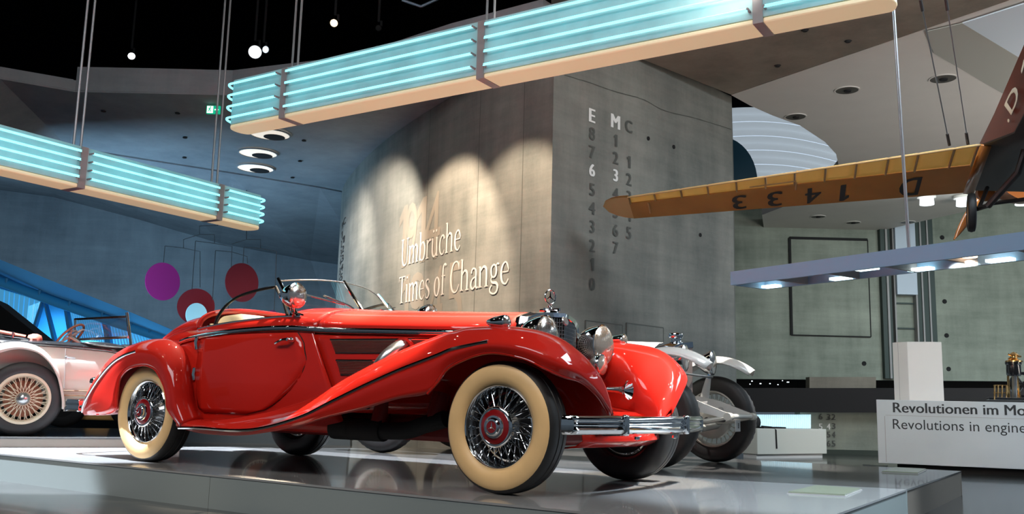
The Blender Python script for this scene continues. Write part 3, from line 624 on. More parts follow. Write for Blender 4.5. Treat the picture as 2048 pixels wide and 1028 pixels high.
flat([(-7.5, 3), (-5.5, 3.2), (-3.4, 1), (-4.4, .4), (-5.6, 1.4), (-5.6, -.6), (-3.6, -2), (-4.4, -5), (-5.6, -4.6), (-5.2, -2.4), (-7, -1.4), (-8.6, -4.6), (-10, -4), (-8, -.4), (-7.6, 1.4), (-9.4, .2), (-10, 1)], .027, 'running_figure', M_EXG, ex)
MB().lathe([(0, 0), (1.3 * k, 0), (1.3 * k, .003), (0, .003)], wu * (-5.2 * k) + Z * (4.8 * k) + en * .027, en, 12).build('head', M_EXG, ex)
# ------------------------------------------------------------------ neon bands
def ztop(q): return 5.29 if q.x > -.2 and q.y > 1.0 else 9.79
def neon_band(name, label, A, B, zb, h, cuts, wrapA, wrapB, th=.30, outA=0, outB=0):
    "A, B: ends of the face (xy) at the bottom edge; cuts: fractions where the grey bars sit"
    A = V((A.x, A.y, 0)); B = V((B.x, B.y, 0)); d = (B - A).normalized(); n = V((d.y, -d.x, 0)); n = n if n.dot(CAM - A) > 0 else -n
    Ln = (B - A).length; t = thing(name, label, 'sign', A + V((0, 0, zb))); Z = V((0, 0, 1)); o = A
    def capsule(a, b, r):       # plan outline with rounded ends
        pts = []
        for i in range(9):
            g = pi / 2 + pi * i / 8; pts.append(d * a + d * (cos(g) * r * .55) + n * (sin(g) * r))
        for i in range(9):
            g = -pi / 2 + pi * i / 8; pts.append(d * b + d * (cos(g) * r * .55) + n * (sin(g) * r))
        return [q - n * r for q in pts]
    edges = [0] + cuts + [1]
    bw = .085
    for i in range(len(edges) - 1):
        a = edges[i] * Ln + (bw / 2 if i else 0); b = edges[i + 1] * Ln - (bw / 2 if i < len(edges) - 2 else 0)
        poly = [d * a, d * b, d * b - n * th, d * a - n * th]
        if i == 0 or i == len(edges) - 2:
            cp = capsule(0, Ln, th / 2); poly = []
            if i == 0: poly = [q for q in cp if q.dot(d) <= .001] + [d * b - n * th, d * b]
            else: poly = [d * a, d * a - n * th] + [q for q in cp if q.dot(d) >= Ln - .001]
        MB().prism([q + Z * .05 for q in poly], Z * (h - .05)).build('panel', M_NBACK, t, smooth=True, ang=30)
        MB().prism([q for q in poly], Z * .045).build('lower_diffuser', M_NBOT, t, smooth=True, ang=30, bevel=.012)
        for k in range(4):
            z = .135 + k * (h - .18) / 3 - .02; off = n * .055
            a1, b1 = a + .025, b - .025
            if i == 0 and wrapA:
                P = [d * b1 + off + Z * z]
                rr = th / 2 + .055
                for j in range(11):
                    g = pi / 2 + pi * j / 10; P.append(d * (cos(g) * rr * .62) + n * (sin(g) * rr - th / 2) + Z * z)
                P.append(d * b1 - n * (th + .055) + Z * z)
            elif i == len(edges) - 2 and wrapB:
                P = [d * a1 + off + Z * z]; rr = th / 2 + .055
                for j in range(11):
                    g = pi / 2 - pi * j / 10; P.append(d * (Ln + cos(g) * rr * .62) + n * (sin(g) * rr - th / 2) + Z * z)
                P.append(d * a1 - n * (th + .055) + Z * z)
            else: P = [d * a1 + off + Z * z, d * b1 + off + Z * z]
            MB().tube(P, .0135, 8).build('neon_tube', M_NEON, t)
            for e in ([b1] if i == 0 and wrapA else [a1] if i == len(edges) - 2 and wrapB else [a1, b1]):
                MB().tube([d * e + Z * z, d * e + n * .07 + Z * z], .012, 6).build('tube_holder', M_NFRAME, t)
    for c in cuts:
        MB().box(d * (c * Ln) - n * (th / 2 - .004) + Z * (h / 2 + .0), (bw, th + .012, h + .004), (d, n, Z)).build('bar', M_NFRAME, t, smooth=False)
        for s in (-1, 1):
            MB().tube([d * (c * Ln + s * .045) - n * th * .5 + Z * h, d * (c * Ln + s * .045 + .02) - n * th * .5 + Z * (ztop(A + d * (c * Ln)) - zb)], .014, 6).build('suspension_rod', M_ROD, t)
    return t
def band_cuts(A, B, pxs):
    out = []
    for px in pxs:
        best = min(range(2001), key=lambda i: abs(1024 + FPX * (A.lerp(B, i / 2000) - CAM).dot(R_) / (A.lerp(B, i / 2000) - CAM).dot(F_) - px)); out.append(best / 2000)
    return sorted(out)
A, B = at(462, 262, 11), at(1764, 5, 7.12)
neon_band('neon_band', 'upper cyan neon band of four tubes hanging over the red roadster', A, B, 3.66, .60, band_cuts(A, B, [563, 960, 1516]), True, False)
A, B = at(515, 462, 12.64), at(-420, 250, 8.06)
neon_band('neon_band', 'lower cyan neon band of four tubes sloping across the dark ramp wall', A, B, 2.78, .474, band_cuts(A, B, [438, 161, -200]), True, False)

# ------------------------------------------------------------------ spotlights on the black ceiling
M_SPOTC = mat('cool_lamp_face', (1, 1, 1), .4, emit=(.86, .93, 1), es=14); M_SPOTW = mat('warm_lamp_face', (1, 1, 1), .4, emit=(1, .72, .45), es=5)
def spotlight(px, py, D, r, m, label, tilt, brk=True):
    c = at(px, py, D); ax = (V(tilt) - c).normalized() if len(tilt) == 3 else None
    t = thing('ceiling_spotlight', label, 'spotlight', c)
    MB().lathe([(0, 0), (r * .92, 0), (r, .01), (r, -r * .2), (r * .8, -r * 1.4), (r * .7, -r * 2.6), (0, -r * 2.7)], (0, 0, 0), ax, 22).build('housing', M_BLACK, t)
    MB().lathe([(0, .012), (r * .86, .006), (r * .9, .002)], (0, 0, 0), ax, 22).build('lens', m, t)
    b = -ax * r * 1.3
    MB().tube([b + V((r * 1.1, 0, 0)), b + V((r * 1.1, 0, r * 1.6)), b + V((0, 0, r * 1.8)), b + V((0, 0, 9.8 - c.z))], .02, 6).build('yoke', M_DARK, t)
spotlight(510, 104, 15, .105, M_SPOTC, 'large bright white spotlight on the black ceiling, shining straight at the viewer', (3.5, -3, 1.5))
spotlight(531, 99, 15.2, .06, mat('dim_lamp_face', (1, 1, 1), .4, emit=(.7, .85, 1), es=1.6), 'small dim spotlight right beside the large bright one', (6, 2, 1))
spotlight(263, 112, 17, .065, M_SPOTC, 'small white spotlight alone on the black ceiling between two pairs of rods', (-2, 0, 0))
spotlight(668, 46, 14, .06, M_SPOTW, 'small warm spotlight on the black ceiling above the upper neon band', (0, -3, 0))
spotlight(757, 56, 14, .05, M_DARK, 'unlit black spotlight above the upper neon band, right of the warm one', (2, -2, 0))
c = at(840, 6, 13); t = thing('ceiling_track', 'pale edge of an angled light track at the top of the frame', 'track', c)
M_TRKL = mat('pale_track', (.2, .27, .35), .4, .5)
MB().tube([at(804, 0, 13) - c, at(842, 13, 13) - c], .02, 8).build('rail', M_TRKL, t); MB().tube([at(842, 13, 13) - c, at(880, -4, 13) - c], .02, 8).build('rail', M_TRKL, t)

# ------------------------------------------------------------------ lighting gantry over the engine stand
M_GANT = mat('pale_blue_lacquer', (.28, .45, .64), .45); M_GIN = mat('gantry_soffit', (.34, .30, .30), .5); M_LED = mat('led_tile', (.9, 1, 1), .4, emit=(.78, 1, .98), es=3.2)
A = at(1461, 568, 8.5); B = at(2200, 508, 5.9)
A = V((A.x, A.y, 0)); B = V((B.x, B.y, 0)); zb = .5 * (at(1461, 568, 8.5).z + at(2048, 505, 6.35).z)
gd = (B - A).normalized(); gn = V((gd.y, -gd.x, 0)); gn = gn if gn.dot(CAM - A) > 0 else -gn; GL = (B - A).length; Z = V((0, 0, 1))
gt = thing('lighting_gantry', 'long pale blue lighting beam hung on steel rods above the engine stand', 'lighting beam', A + Z * zb)
GW = .46; gh = .125
MB().prism([V(), gd * GL, gd * GL - gn * .03, -gn * .03], Z * gh).build('front_fascia', M_GANT, gt, smooth=False)
MB().prism([-gn * GW, gd * GL - gn * GW, gd * GL - gn * (GW - .03), -gn * (GW - .03)], Z * gh).build('rear_fascia', M_GANT, gt, smooth=False)
MB().prism([-gn * .03, gd * .03 - gn * .03, gd * .03 - gn * (GW - .03), -gn * (GW - .03)], Z * gh).build('end_fascia', M_GANT, gt, smooth=False)
MB().prism([-gn * .03, gd * GL - gn * .03, gd * GL - gn * (GW - .03), -gn * (GW - .03)], Z * .02).build('tray', M_GIN, gt, smooth=False).location = (0, 0, gh - .03)
for f in [.16, .33, .5, .66, .83]:
    MB().prism([gd * (GL * f) - gn * .03, gd * (GL * f + .025) - gn * .03, gd * (GL * f + .025) - gn * (GW - .03), gd * (GL * f) - gn * (GW - .03)], Z * (gh - .03)).build('crossbar', M_GIN, gt, smooth=False)
for px, py, ln, dn in [(1556, 577, 52, .40), (1692, 561, 62, .40), (1731, 540, 66, .12), (1863, 545, 72, .40), (2040, 531, 76, .40)]:
    a = onz(px - ln / 2, py, zb) - (A + Z * zb); s0 = a.dot(gd); b = onz(px + ln / 2, py, zb) - (A + Z * zb); s1 = b.dot(gd)
    if s1 < s0 + .1: s1 = s0 + .3
    dn = min(max(-(a + b).dot(gn) / 2, .07), GW - .07)
    MB().box(gd * ((s0 + s1) / 2) - gn * dn + Z * .012, (s1 - s0, .085, .022), (gd, gn, Z)).build('led_tile', M_LED, gt, smooth=False)
c = onz(1945, 524, zb) - (A + Z * zb); s0 = c.dot(gd)
q_ = A + Z * zb + gd * s0 - gn * GW * .5; spot(q_ - Z * .02, onplane(1850, 750, V((A.x, A.y, 0)) + F_ * 5.0, F_), 260, WARM, 40, .5, .03)
MB().lathe([(0, .0), (.05, .0), (.055, .05), (0, .055)], gd * s0 - gn * GW * .5 + Z * .03, Z, 18).build('warm_lamp', M_SPOTW, gt)
for px in (1795, 2290):
    q = onz(px, 500, zb + gh) - (A + Z * zb); s0 = q.dot(gd)
    for k in (-.007, .007):
        MB().tube([gd * (s0 + k) - gn * .2 + Z * gh, gd * (s0 + k - .06) - gn * .16 + Z * (5.29 - zb)], .0075, 8).build('suspension_rod', M_ROD, gt)

# ------------------------------------------------------------------ engine stand with lettering, slab, plinth
M_BOX = mat('pale_blue_grey_lacquer', (.52, .57, .60), .5, noise=.03, nscale=2); M_INK = mat('black_print', (.015, .018, .02), .6)
A = onz(1757, 926, FZ + .09); k = onz(2048, 939, FZ + .09); bd = (k - A).normalized(); bd.z = 0; bn = V((bd.y, -bd.x, 0)); bn = bn if bn.dot(CAM - A) > 0 else -bn
BL = (k - A).length * 1.9; ztop = onplane(1750, 799, A, bn).z
A = V((A.x, A.y, 0)); st = thing('engine_stand', 'long pale grey display stand printed with black lettering', 'display stand', A + Z * FZ); hz = ztop - FZ
MB().prism([Z * .09, bd * BL + Z * .09, bd * BL - bn * 1.1 + Z * .09, -bn * 1.1 + Z * .09], Z * (hz - .09)).build('body', M_BOX, st, smooth=False, bevel=.006)
MB().prism([bd * .22 - bn * .12, bd * BL - bn * .12, bd * BL - bn * 1.0, bd * .22 - bn * 1.0], Z * .09).build('recessed_foot', M_DARK, st, smooth=False)
MB().prism([bd * -.22 - bn * .9, bd * .1 - bn * .5, bd * .1 - bn * .9], Z * .02).build('foot_plate', M_STEEL, st, smooth=False)
def bpt(px, py): return onplane(px, py, A, bn) - (A + Z * FZ)
q = bpt(1771, 832); q2 = bpt(1771, 924); MB().box((q + q2) / 2 + bn * .001, (.006, .004, (q2 - q).length), (bd, bn, Z)).build('panel_joint', M_NFRAME, st, smooth=False)
q = bpt(1771, 832); q2 = bpt(2048, 836); MB().box((q + q2) / 2 + bn * .001, ((q2 - q).length, .004, .004), (bd, bn, Z)).build('panel_joint', M_NFRAME, st, smooth=False)
def print_line(txt, px0, px1, yb, yt, bold):
    a = bpt(px0, yb); b = bpt(px1, yb); wd = (b - a).dot(bd); ht = bpt(px0, yt).z - a.z
    vs, groups = letters(txt, bold); hv = max(q[1] for q in glyphs('R', 0)[0]); x0 = min(q[0] for q in vs); x1 = max(q[0] for q in vs)
    for fs in groups:
        ids = sorted({i for f in fs for i in f}); mp = {i: k for k, i in enumerate(ids)}
        MB().add([a + bd * ((vs[i][0] - x0) / (x1 - x0) * wd) + Z * (vs[i][1] / hv * ht) + bn * (.003 + .001 * vs[i][2]) for i in ids], [[mp[i] for i in f] for f in fs]).build('letter', M_INK, st, smooth=False)
print_line('Revolutionen im Mo', 1786, 2052, 824.5, 805, .022)
print_line('Revolutions in engine', 1786, 2052, 857.5, 838, 0)
# white slab on the stand
def wedge(px0, px1, px2, yb, yt0, D):
    c0 = onplane(px1, yb, A - bn * .25, bn); return c0
c1 = onplane(1819, 800, A - bn * .22, bn); c0 = onplane(1789, 800, A - bn * .22, bn); c2 = onplane(1889, 800, A - bn * .22, bn)
sl = thing('white_slab', 'tall blank white slab standing on the left end of the lettered stand', 'slab', V((c1.x, c1.y, ztop)))
dn = (V((.55, 1, 0))).normalized()
sc = c1; v1 = V((F_.x, F_.y, 0)).normalized()
e2 = (c2 - c1) * 1.0 - bn * .06; e0 = (c0 - c1) - bn * .16
sh = at(1818, 682, (c1 - CAM).dot(F_)).z - ztop
for nm, poly, m in [('slab_body', [V(), e2, e2 + e0, e0], M_WHITE)]:
    MB().prism([V((q.x, q.y, 0)) for q in poly], Z * sh).build(nm, m, sl, smooth=False, bevel=.004)
f = V((e0.x, e0.y, 0)); MB().prism([f * .62 + bn * .002, f * .64 + bn * .002, f * .64 + bn * .004, f * .62 + bn * .004], Z * sh).build('joint', M_NFRAME, sl, smooth=False)
# brass and black engine at the right edge
M_BRASS = mat('polished_brass', (.75, .48, .20), .22, 1)
eo = onplane(2030, 800, A - bn * .45, bn); eD = (eo - CAM).dot(F_); en_ = thing('model_engine', 'upright black and brass engine with flywheel on the lettered stand', 'engine', V((eo.x, eo.y, ztop)))
def ep(px, py, dd=0): return at(px, py, eD + dd) - V((eo.x, eo.y, ztop))
MB().box(ep(2024, 798), (.55, .4, .03), (bd, bn, Z)).build('bed_plate', M_BLACK, en_, smooth=False, bevel=.004)
MB().lathe([(0, 0), (.075, 0), (.085, .02), (.085, .14), (.095, .15), (.095, .18), (.05, .2), (0, .2)], ep(2028, 752), Z, 20).build('cylinder', M_BLACK, en_)
MB().lathe([(0, 0), (.10, 0), (.10, .015), (.06, .03), (.04, .05), (.04, .08), (.07, .09), (.02, .12), (0, .13)], ep(2028, 724), Z, 18).build('cylinder_head', M_BRASS, en_)
for a in range(5): MB().tube([ep(2028, 713), ep(2028 + 14 * cos(a * 1.26), 713 + 8 * sin(a * 1.26))], .012, 6).build('oil_cup', M_BRASS, en_)
for px in (2018, 2034, 2040): MB().tube([ep(px, 797), ep(px - (2 if px < 2030 else 6), 752)], .014, 8).build('column', M_BRASS, en_)
MB().tube([ep(2029, 797), ep(2029, 752)], .03, 8).build('column', M_STEEL, en_)
MB().lathe([(.13, -.02), (.165, -.02), (.165, .02), (.13, .02)], ep(2046, 770, .12), bd * .3 + bn, 30).build('flywheel', M_BLACK, en_)
for a in range(6): g = a * pi / 3; MB().tube([ep(2046, 770, .12), ep(2046, 770, .12) + bd * (.14 * cos(g)) + Z * (.14 * sin(g))], .014, 6).build('flywheel_spoke', M_BLACK, en_)
for px in (1989, 1996, 2004, 2013): MB().tube([ep(px, 799, -.1), ep(px, 770, -.1)], .010, 6).build('railing_post', M_BRASS, en_)
for y in (771, 786): MB().tube([ep(1987, y, -.1), ep(2016, y - .5, -.1)], .007, 6).build('railing_bar', M_BRASS, en_)
# low plinth with a black strap behind the white racing car
p0 = onz(1513, 917, FZ); p1 = onz(1645, 915, FZ); pd = (p1 - p0).normalized(); pn = V((pd.y, -pd.x, 0)); pn = pn if pn.dot(CAM - p0) > 0 else -pn
pl = thing('low_plinth', 'low white plinth behind the front wheel of the white racing car', 'plinth', p0); D0 = (p0 - CAM).dot(F_)
ph = at(1513, 857, D0).z - FZ; PL = (p1 - p0).length
MB().prism([-pd * .02 + pn * .04 + Z * .06, pd * (PL + .06) + pn * .04 + Z * .06, pd * (PL + .06) - pn * .3 + Z * .06, -pd * .02 - pn * .3 + Z * .06], Z * (ph - .06)).build('body', mat('warm_white_lacquer', (.68, .69, .62), .45), pl, smooth=False, bevel=.008)
MB().prism([V(), pd * PL, pd * PL - pn * .26, -pn * .26], Z * .06).build('foot', M_WHITE, pl, smooth=False)
bg_ = thing('black_bag', 'black bag with a dangling strap lying on the low white plinth', 'bag', p0 + pd * .12 + Z * ph - pn * .2)
rows = []
for i in range(9):
    g = pi * i / 8; rr = .14 * sin(g) ** .6 + .002; rows.append([V((0, 0, 0)) + pd * (-.15 * cos(g) + .0) + pn * (rr * .8 * cos(a)) + Z * (max(0, .085 + rr * .9 * sin(a))) for a in [2 * pi * j / 12 for j in range(12)]])
MB().grid(rows, cv=True).build('pouch', M_DARK, bg_)
MB().tube([pd * .1 + pn * .1 + Z * .03, pd * .22 + pn * .2 + Z * .02, pd * .26 + pn * .248 + Z * -.02, pd * .27 + pn * .25 + Z * -.3], .012, 6, flat=.4).build('strap', M_DARK, bg_)
MB().box(pd * .33 + pn * .1 + Z * .012, (.5, .14, .024), (pd, pn, Z)).build('strap', M_DARK, bg_, smooth=False)

# ------------------------------------------------------------------ hanging aeroplane
M_AMB = mat('varnished_wing_skin', (.42, .20, .05), .4, noise=.12, nscale=3); M_YEL = mat('translucent_yellow_fabric', (.85, .55, .16), .5, emit=(1, .55, .10), es=.10)
M_RIB = mat('wing_rib', (.34, .22, .10), .5); M_TIP = mat('pale_wing_tip', (.62, .42, .20), .5)
M_FUS = mat('red_brown_plywood', (.115, .022, .012), .32, 0, .4, noise=.25, nscale=4); M_BEL = mat('shaded_dark_belly', (.018, .014, .013), .5)  # belly near black, its shade put into the colour
rTE, rLE = at(1961, 290, 8.0), at(1926, 386, 8.75); tTE, tLE = at(1255, 395, 10.8), at(1268, 437, 11.2)
ao = at(1990, 330, 8.4); pln = thing('aeroplane', 'old aeroplane hung by cables, amber wing and red brown fuselage', 'aeroplane', ao)
def L_(a, b, t): return a.lerp(b, t)
up_ = (rLE - rTE).cross(tTE - rTE).normalized(); up_ = up_ if up_.z > 0 else -up_
def wing(s, c): # s 0 root..1 tip, c 0 TE..1 LE on the underside
    return L_(L_(rTE, tTE, s), L_(rLE, tLE, s), c)
def foil(s, cs, top):
    ch = (wing(s, 1) - wing(s, 0)).length
    return [wing(s, c) + up_ * (ch * .11 * (1 - c) ** .0 * sqrt(max(0, 1 - (2 * (c - .62)) ** 2 / 1.6)) * (min(1, c * 2.2)) if top else 0) - ao for c in cs]
def split(s): return .40 - .12 * s
# forward wing box (amber skin)
rows = []
for i in range(15):
    s = i / 14; m0 = split(s); cs = [m0 + (1 - m0) * j / 8 for j in range(9)]
    lo = foil(s, cs, False); hi = foil(s, cs, True)
    nose = wing(s, 1.03) + up_ * (.02) - ao
    rows.append(lo + [nose] + hi[::-1])
mbw = MB().grid(rows, cv=True); k = len(rows[0]); mbw.f.append(list(range(k))); mbw.f.append([14 * k + j for j in range(k)][::-1])
mbw.build('wing_skin', M_AMB, pln)
rib_px = [1903, 1833, 1774, 1711, 1650, 1589, 1531, 1473, 1416, 1363, 1310]
def s_of(px):
    b = (9, 0)
    for i in range(1001):
        q = wing(i / 1000, .2) - CAM; x = 1024 + FPX * q.dot(R_) / q.dot(F_)
        if abs(x - px) < b[0]: b = (abs(x - px), i / 1000)
    return b[1]
ss = [0.004] + [s_of(px) for px in rib_px] + [.995]
for a, b in zip(ss[:-1], ss[1:]):
    rows = []
    for s in [lerp(a + .003, b - .003, i / 4) for i in range(5)]:
        m0 = split(s) - .01; sag = 0.012 * sin(pi * (s - a) / (b - a))
        rows.append([wing(s, m0 * j / 5) + up_ * (.006 + sag * sin(pi * j / 5)) - ao for j in range(6)])
    MB().grid(rows).build('fabric_panel', M_YEL, pln, solid=.008)
for s in ss:
    m0 = split(s); MB().tube([wing(s, 0) - ao, wing(s, m0 * .5) + up_ * .004 - ao, wing(s, m0) - up_ * .004 - ao], .011, 6).build('rib', M_RIB, pln)
MB().tube([wing(i / 20, 0) - ao for i in range(21)], .010, 6).build('trailing_edge', M_TIP, pln)
P = [tTE, tLE]; tipc = at(1206, 413, 11.15)
rows = [[wing(1, j / 8) - ao for j in range(9)]]
for f in (.3, .6, .85, 1): rows.append([(wing(1, .5 + (j / 8 - .5) * sqrt(max(0.0, 1 - f * f)) * 1.0).lerp(wing(1, .5 + (j / 8 - .5) * sqrt(max(.0, 1 - f * f))), 1) + (tipc - (tTE + tLE) / 2) * f) - ao for j in range(9)])
top = [[q + up_ * .03 * (1 - i / 4) for q in r] for i, r in enumerate(rows)]
MB().grid(rows).grid(top).build('wing_tip', M_TIP, pln)
# registration letters under the wing, read from the fuselage outwards
for ch, px, s_w in [('D', 1831, .052), ('1', 1694, .026), ('4', 1628, .046), ('3', 1549, .046), ('3', 1476, .046)]:
    sc = s_of(px); g = fit(fat(ch, .02), 1, 1)
    c0 = .95 - .02 * sc; c1 = split(sc) + .14
    vs = [wing(sc - s_w / 2 + s_w * x, c1 + (c0 - c1) * y) - up_ * (.004 + .001 * k_) - ao for x, y, k_ in g[0]]
    MB().add(vs, g[1]).build('registration_letter', M_INK, pln, smooth=False)
MB().tube([wing(.93, .35) - ao, wing(.925, .62) - up_ * .06 - ao], .012, 6).build('aileron_horn', M_RIB, pln)
MB().tube([wing(s_of(1592), .1) + up_ * .06 - ao, wing(s_of(1592), .45) - up_ * .02 - ao], .01, 6).build('aileron_horn', M_RIB, pln)
MB().tube([wing(s_of(1500), .22) - up_ * .012 - ao, wing(s_of(1592), .22) - up_ * .012 - ao], .007, 6).build('control_rod', M_RIB, pln)
# fuselage
def fs(lb, lt, wr): 
    lb = at(*lb); lt = at(*lt); r = V((R_.x, R_.y, 0)) * wr; return [q - ao for q in (lb, lt, lt + r, lb + r)]
secs = [fs((1932, 380, 9.1), (1935, 372, 9.6), .75), fs((1962, 292, 8.3), (1938, 330, 9.0), .70), fs((2029, 267, 7.7), (1988, 228, 8.2), .66), fs((2121, 88, 6.8), (2122, -82, 7.0), .55), fs((2250, -210, 5.9), (2246, -360, 6.1), .4)]
side = MB().grid([[s[0], s[1]] for s in secs]); side.grid([[s[2], s[3]] for s in secs]); side.grid([[s[1], s[2]] for s in secs]); side.add(secs[4], [[0, 1, 2, 3]])
side.build('fuselage_side', M_FUS, pln, ang=20)
MB().grid([[s[0] - V((0, 0, .004)), s[3] - V((0, 0, .004))] for s in secs]).build('belly', M_BEL, pln, solid=.02, ang=20)
a, b = at(1960, 288, 8.25) - ao, at(1926, 384, 8.95) - ao; rr = V((R_.x, R_.y, 0)) * .10
MB().grid([[a, b], [a + rr - up_ * .01, b + rr - up_ * .01]]).build('wing_root_fairing', mat('orange_varnish', (.42, .15, .03), .35, 0, .5), pln, solid=.02)
# nose cowling and propeller beyond the wing
MB().lathe([(.02, .5), (.16, .42), (.30, .2), (.36, 0), (.36, -.2)], at(2035, 345, 10.2) - ao, F_ * 1 - Z * .15, 28).build('nose_cowling', mat('orange_cowling', (.45, .15, .04), .3, 0, .6), pln)
pc_ = at(1962, 392, 9.9) - ao
def blade(p, q, w0):
    rows = []; d = (q - p); sd = d.cross(F_).normalized()
    for i in range(9):
        f = i / 8; wv = w0 * sin(pi * (.12 + .86 * f)) ** .8; rows.append([p + d * f + sd * (wv * cos(a)) + F_ * (.02 * sin(a)) for a in [2 * pi * j / 10 for j in range(10)]])
    return MB().grid(rows, cv=True)
M_PROP = mat('varnished_propeller', (.55, .20, .05), .25, 0, .8)
blade(pc_, at(1908, 479, 9.8) - ao, .05).build('propeller_blade', M_PROP, pln); blade(pc_, at(2014, 305, 10.0) - ao, .05).build('propeller_blade', M_PROP, pln)
MB().lathe([(0, .12), (.06, .08), (.09, 0), (.09, -.05), (0, -.06)], at(1968, 386, 9.6) - ao, F_, 18).build('propeller_spinner', M_PROP, pln)
# landing gear
wc_ = at(1943, 425, 8.55) - ao; wax = (R_ * .95 - F_ * .40).normalized(); R0 = .185
gear = MB().lathe([(R0 * .62, .028), (R0 * .8, .036), (R0 * .95, .028), (R0, 0), (R0 * .95, -.028), (R0 * .8, -.036), (R0 * .62, -.028)], wc_, wax, 36).build('landing_wheel', M_TYRE, pln)
MB().lathe([(0, .03), (R0 * .12, .03), (R0 * .2, .012), (R0 * .6, .02), (R0 * .63, .03), (R0 * .63, -.03), (R0 * .6, -.02), (R0 * .2, -.012), (0, -.03)], wc_, wax, 30).build('wheel_disc', M_RIB, gear)
MB().tube([wc_, at(1953, 418, 8.5) - ao, at(1976, 411, 8.3) - ao], .022, 8).build('axle', M_BEL, pln)
MB().tube([at(1976, 412, 8.3) - ao, at(2036, 345, 8.0) - ao, at(2050, 300, 8.0) - ao], .03, 8).build('shock_strut', M_BEL, pln)
MB().tube([at(1958, 416, 8.5) - ao, at(1975, 375, 8.7) - ao], .018, 8).build('strut', M_BEL, pln)
MB().tube([at(1976, 408, 8.35) - ao, at(2075, 395, 8.2) - ao], .018, 8).build('strut', M_BEL, pln)
# fuselage letters
def fpt(f, g): # f along, g up the side between sections 2 and 3
    return L_(L_(secs[2][0], secs[3][0], f), L_(secs[2][1], secs[3][1], f), g)
nside = (secs[3][0] - secs[2][0]).cross(secs[2][1] - secs[2][0]).normalized(); nside = nside if nside.dot(CAM - ao) > 0 else -nside
M_CRM = mat('cream_paint', (.75, .66, .50), .6)
for ch, f0, f1, g0, g1 in [('.', .045, .075, .30, .38), ('D', .115, .30, .34, .72), ('1', .40, .50, .36, .74)]:
    g = fit(fat(ch, .02), 1, 1)
    MB().add([fpt(lerp(f0, f1, x), lerp(g0, g1, y)) + nside * (.012 + .001 * k_) for x, y, k_ in g[0]], g[1]).build('registration_letter', M_CRM, pln, smooth=False)
for p in [(2028, 262, 7.68), (2016, 262, 7.75), (1992, 255, 7.95), (2030, 120, 7.65)]: pass
for a, b in [((1899, 291, 8.2), (1829, -60, 7.6)), ((1936, 289, 8.1), (1883, -60, 7.6))]:
    p, q = at(*a) - ao, at(*b) - ao; MB().tube([p, q], .006, 6).build('suspension_cable', M_STEEL, pln)
    MB().tube([p, p.lerp(q, .07)], .013, 8).build('turnbuckle', M_BEL, pln)
    MB().tube([p.lerp(q, .78), p.lerp(q, .84)], .014, 8).build('turnbuckle', M_BEL, pln)

# ------------------------------------------------------------------ hanging mobile in front of the ramp wall
mo_ = at(410, 450, 20); mob = thing('hanging_mobile', 'hanging mobile of pink, red and blue discs on thin black wires', 'mobile', mo_)
mn = (V((-F_.x, -F_.y, 0)).normalized() * .62 + V((R_.x, R_.y, 0)).normalized() * .78).normalized()
for px, py, r, col, nm in [(325.5, 563, 38, (.26, .018, .14), 'magenta'), (392, 613, 36, (.10, .007, .010), 'dark red'), (484, 565, 39, (.09, .010, .016), 'wine red'), (455, 628, 10, (.02, .22, .34), 'teal'), (545, 634, 14, (.10, .03, .10), 'purple'), (393, 630, 24, (.26, .50, .58), 'pale blue')]:
    D = 20 if nm != 'pale blue' else 19.6
    nn = mn if nm not in ('dark red',) else (mn - V((R_.x, R_.y, 0)) * .5).normalized()
    d = MB().lathe([(0, .008), (r * D / FPX, .008), (r * D / FPX, -.008), (0, -.008)], at(px, py, D) - mo_, nn, 40).build('disc', mat(nm.replace(' ', '_') + '_disc', col, .9, spec=.1), mob); d['label'] = nm + ' disc'
def wire(*pts):
    MB().tube([at(a, b, 20) - mo_ for a, b in pts], .008, 5).build('wire', M_DARK, mob)
for pts in [[(399, 470), (399, 452), (436, 451)], [(367, 496), (367, 479), (399, 469), (429, 469), (429, 486)], [(330, 492), (366, 496), (400, 503), (400, 575)], [(330, 492), (327, 525)],
            [(391, 482), (430, 487), (464, 493), (462, 545)], [(391, 482), (384, 578)], [(464, 488), (493, 479), (521, 479), (521, 496)], [(488, 494), (521, 497), (553, 503), (551, 560), (548, 622)], [(488, 494), (486, 526)],
            [(431, 501), (464, 504), (494, 513), (495, 527)], [(431, 501), (425, 600)], [(493, 479), (493, 379)], [(436, 451), (436, 379)], [(457, 610), (457, 619)]]: wire(*pts)
# ------------------------------------------------------------------ red roadster
WR = .374
M_WELL = mat('dark_wheel_well', (.10, .10, .11), .25, .8)
def star(parent, c, ax, r, m, th=.006, ring=False):
    "three-pointed star, flat relief, facing ax"
    ax = V(ax).normalized(); x = V((0, 0, 1)) - ax * ax.z
    x = x.normalized(); y = ax.cross(x); pts = []
    for k in range(6):
        g = k * pi / 3; rr = r if k % 2 == 0 else r * .17; pts.append(V(c) + (x * cos(g) + y * sin(g)) * rr)
    a = V(c) + ax * th; mb = MB().add(pts + [a], [[k, (k + 1) % 6, 6] for k in range(6)] + [[5, 4, 3, 2, 1, 0]])
    mb.build('star_emblem', m, parent, smooth=False)

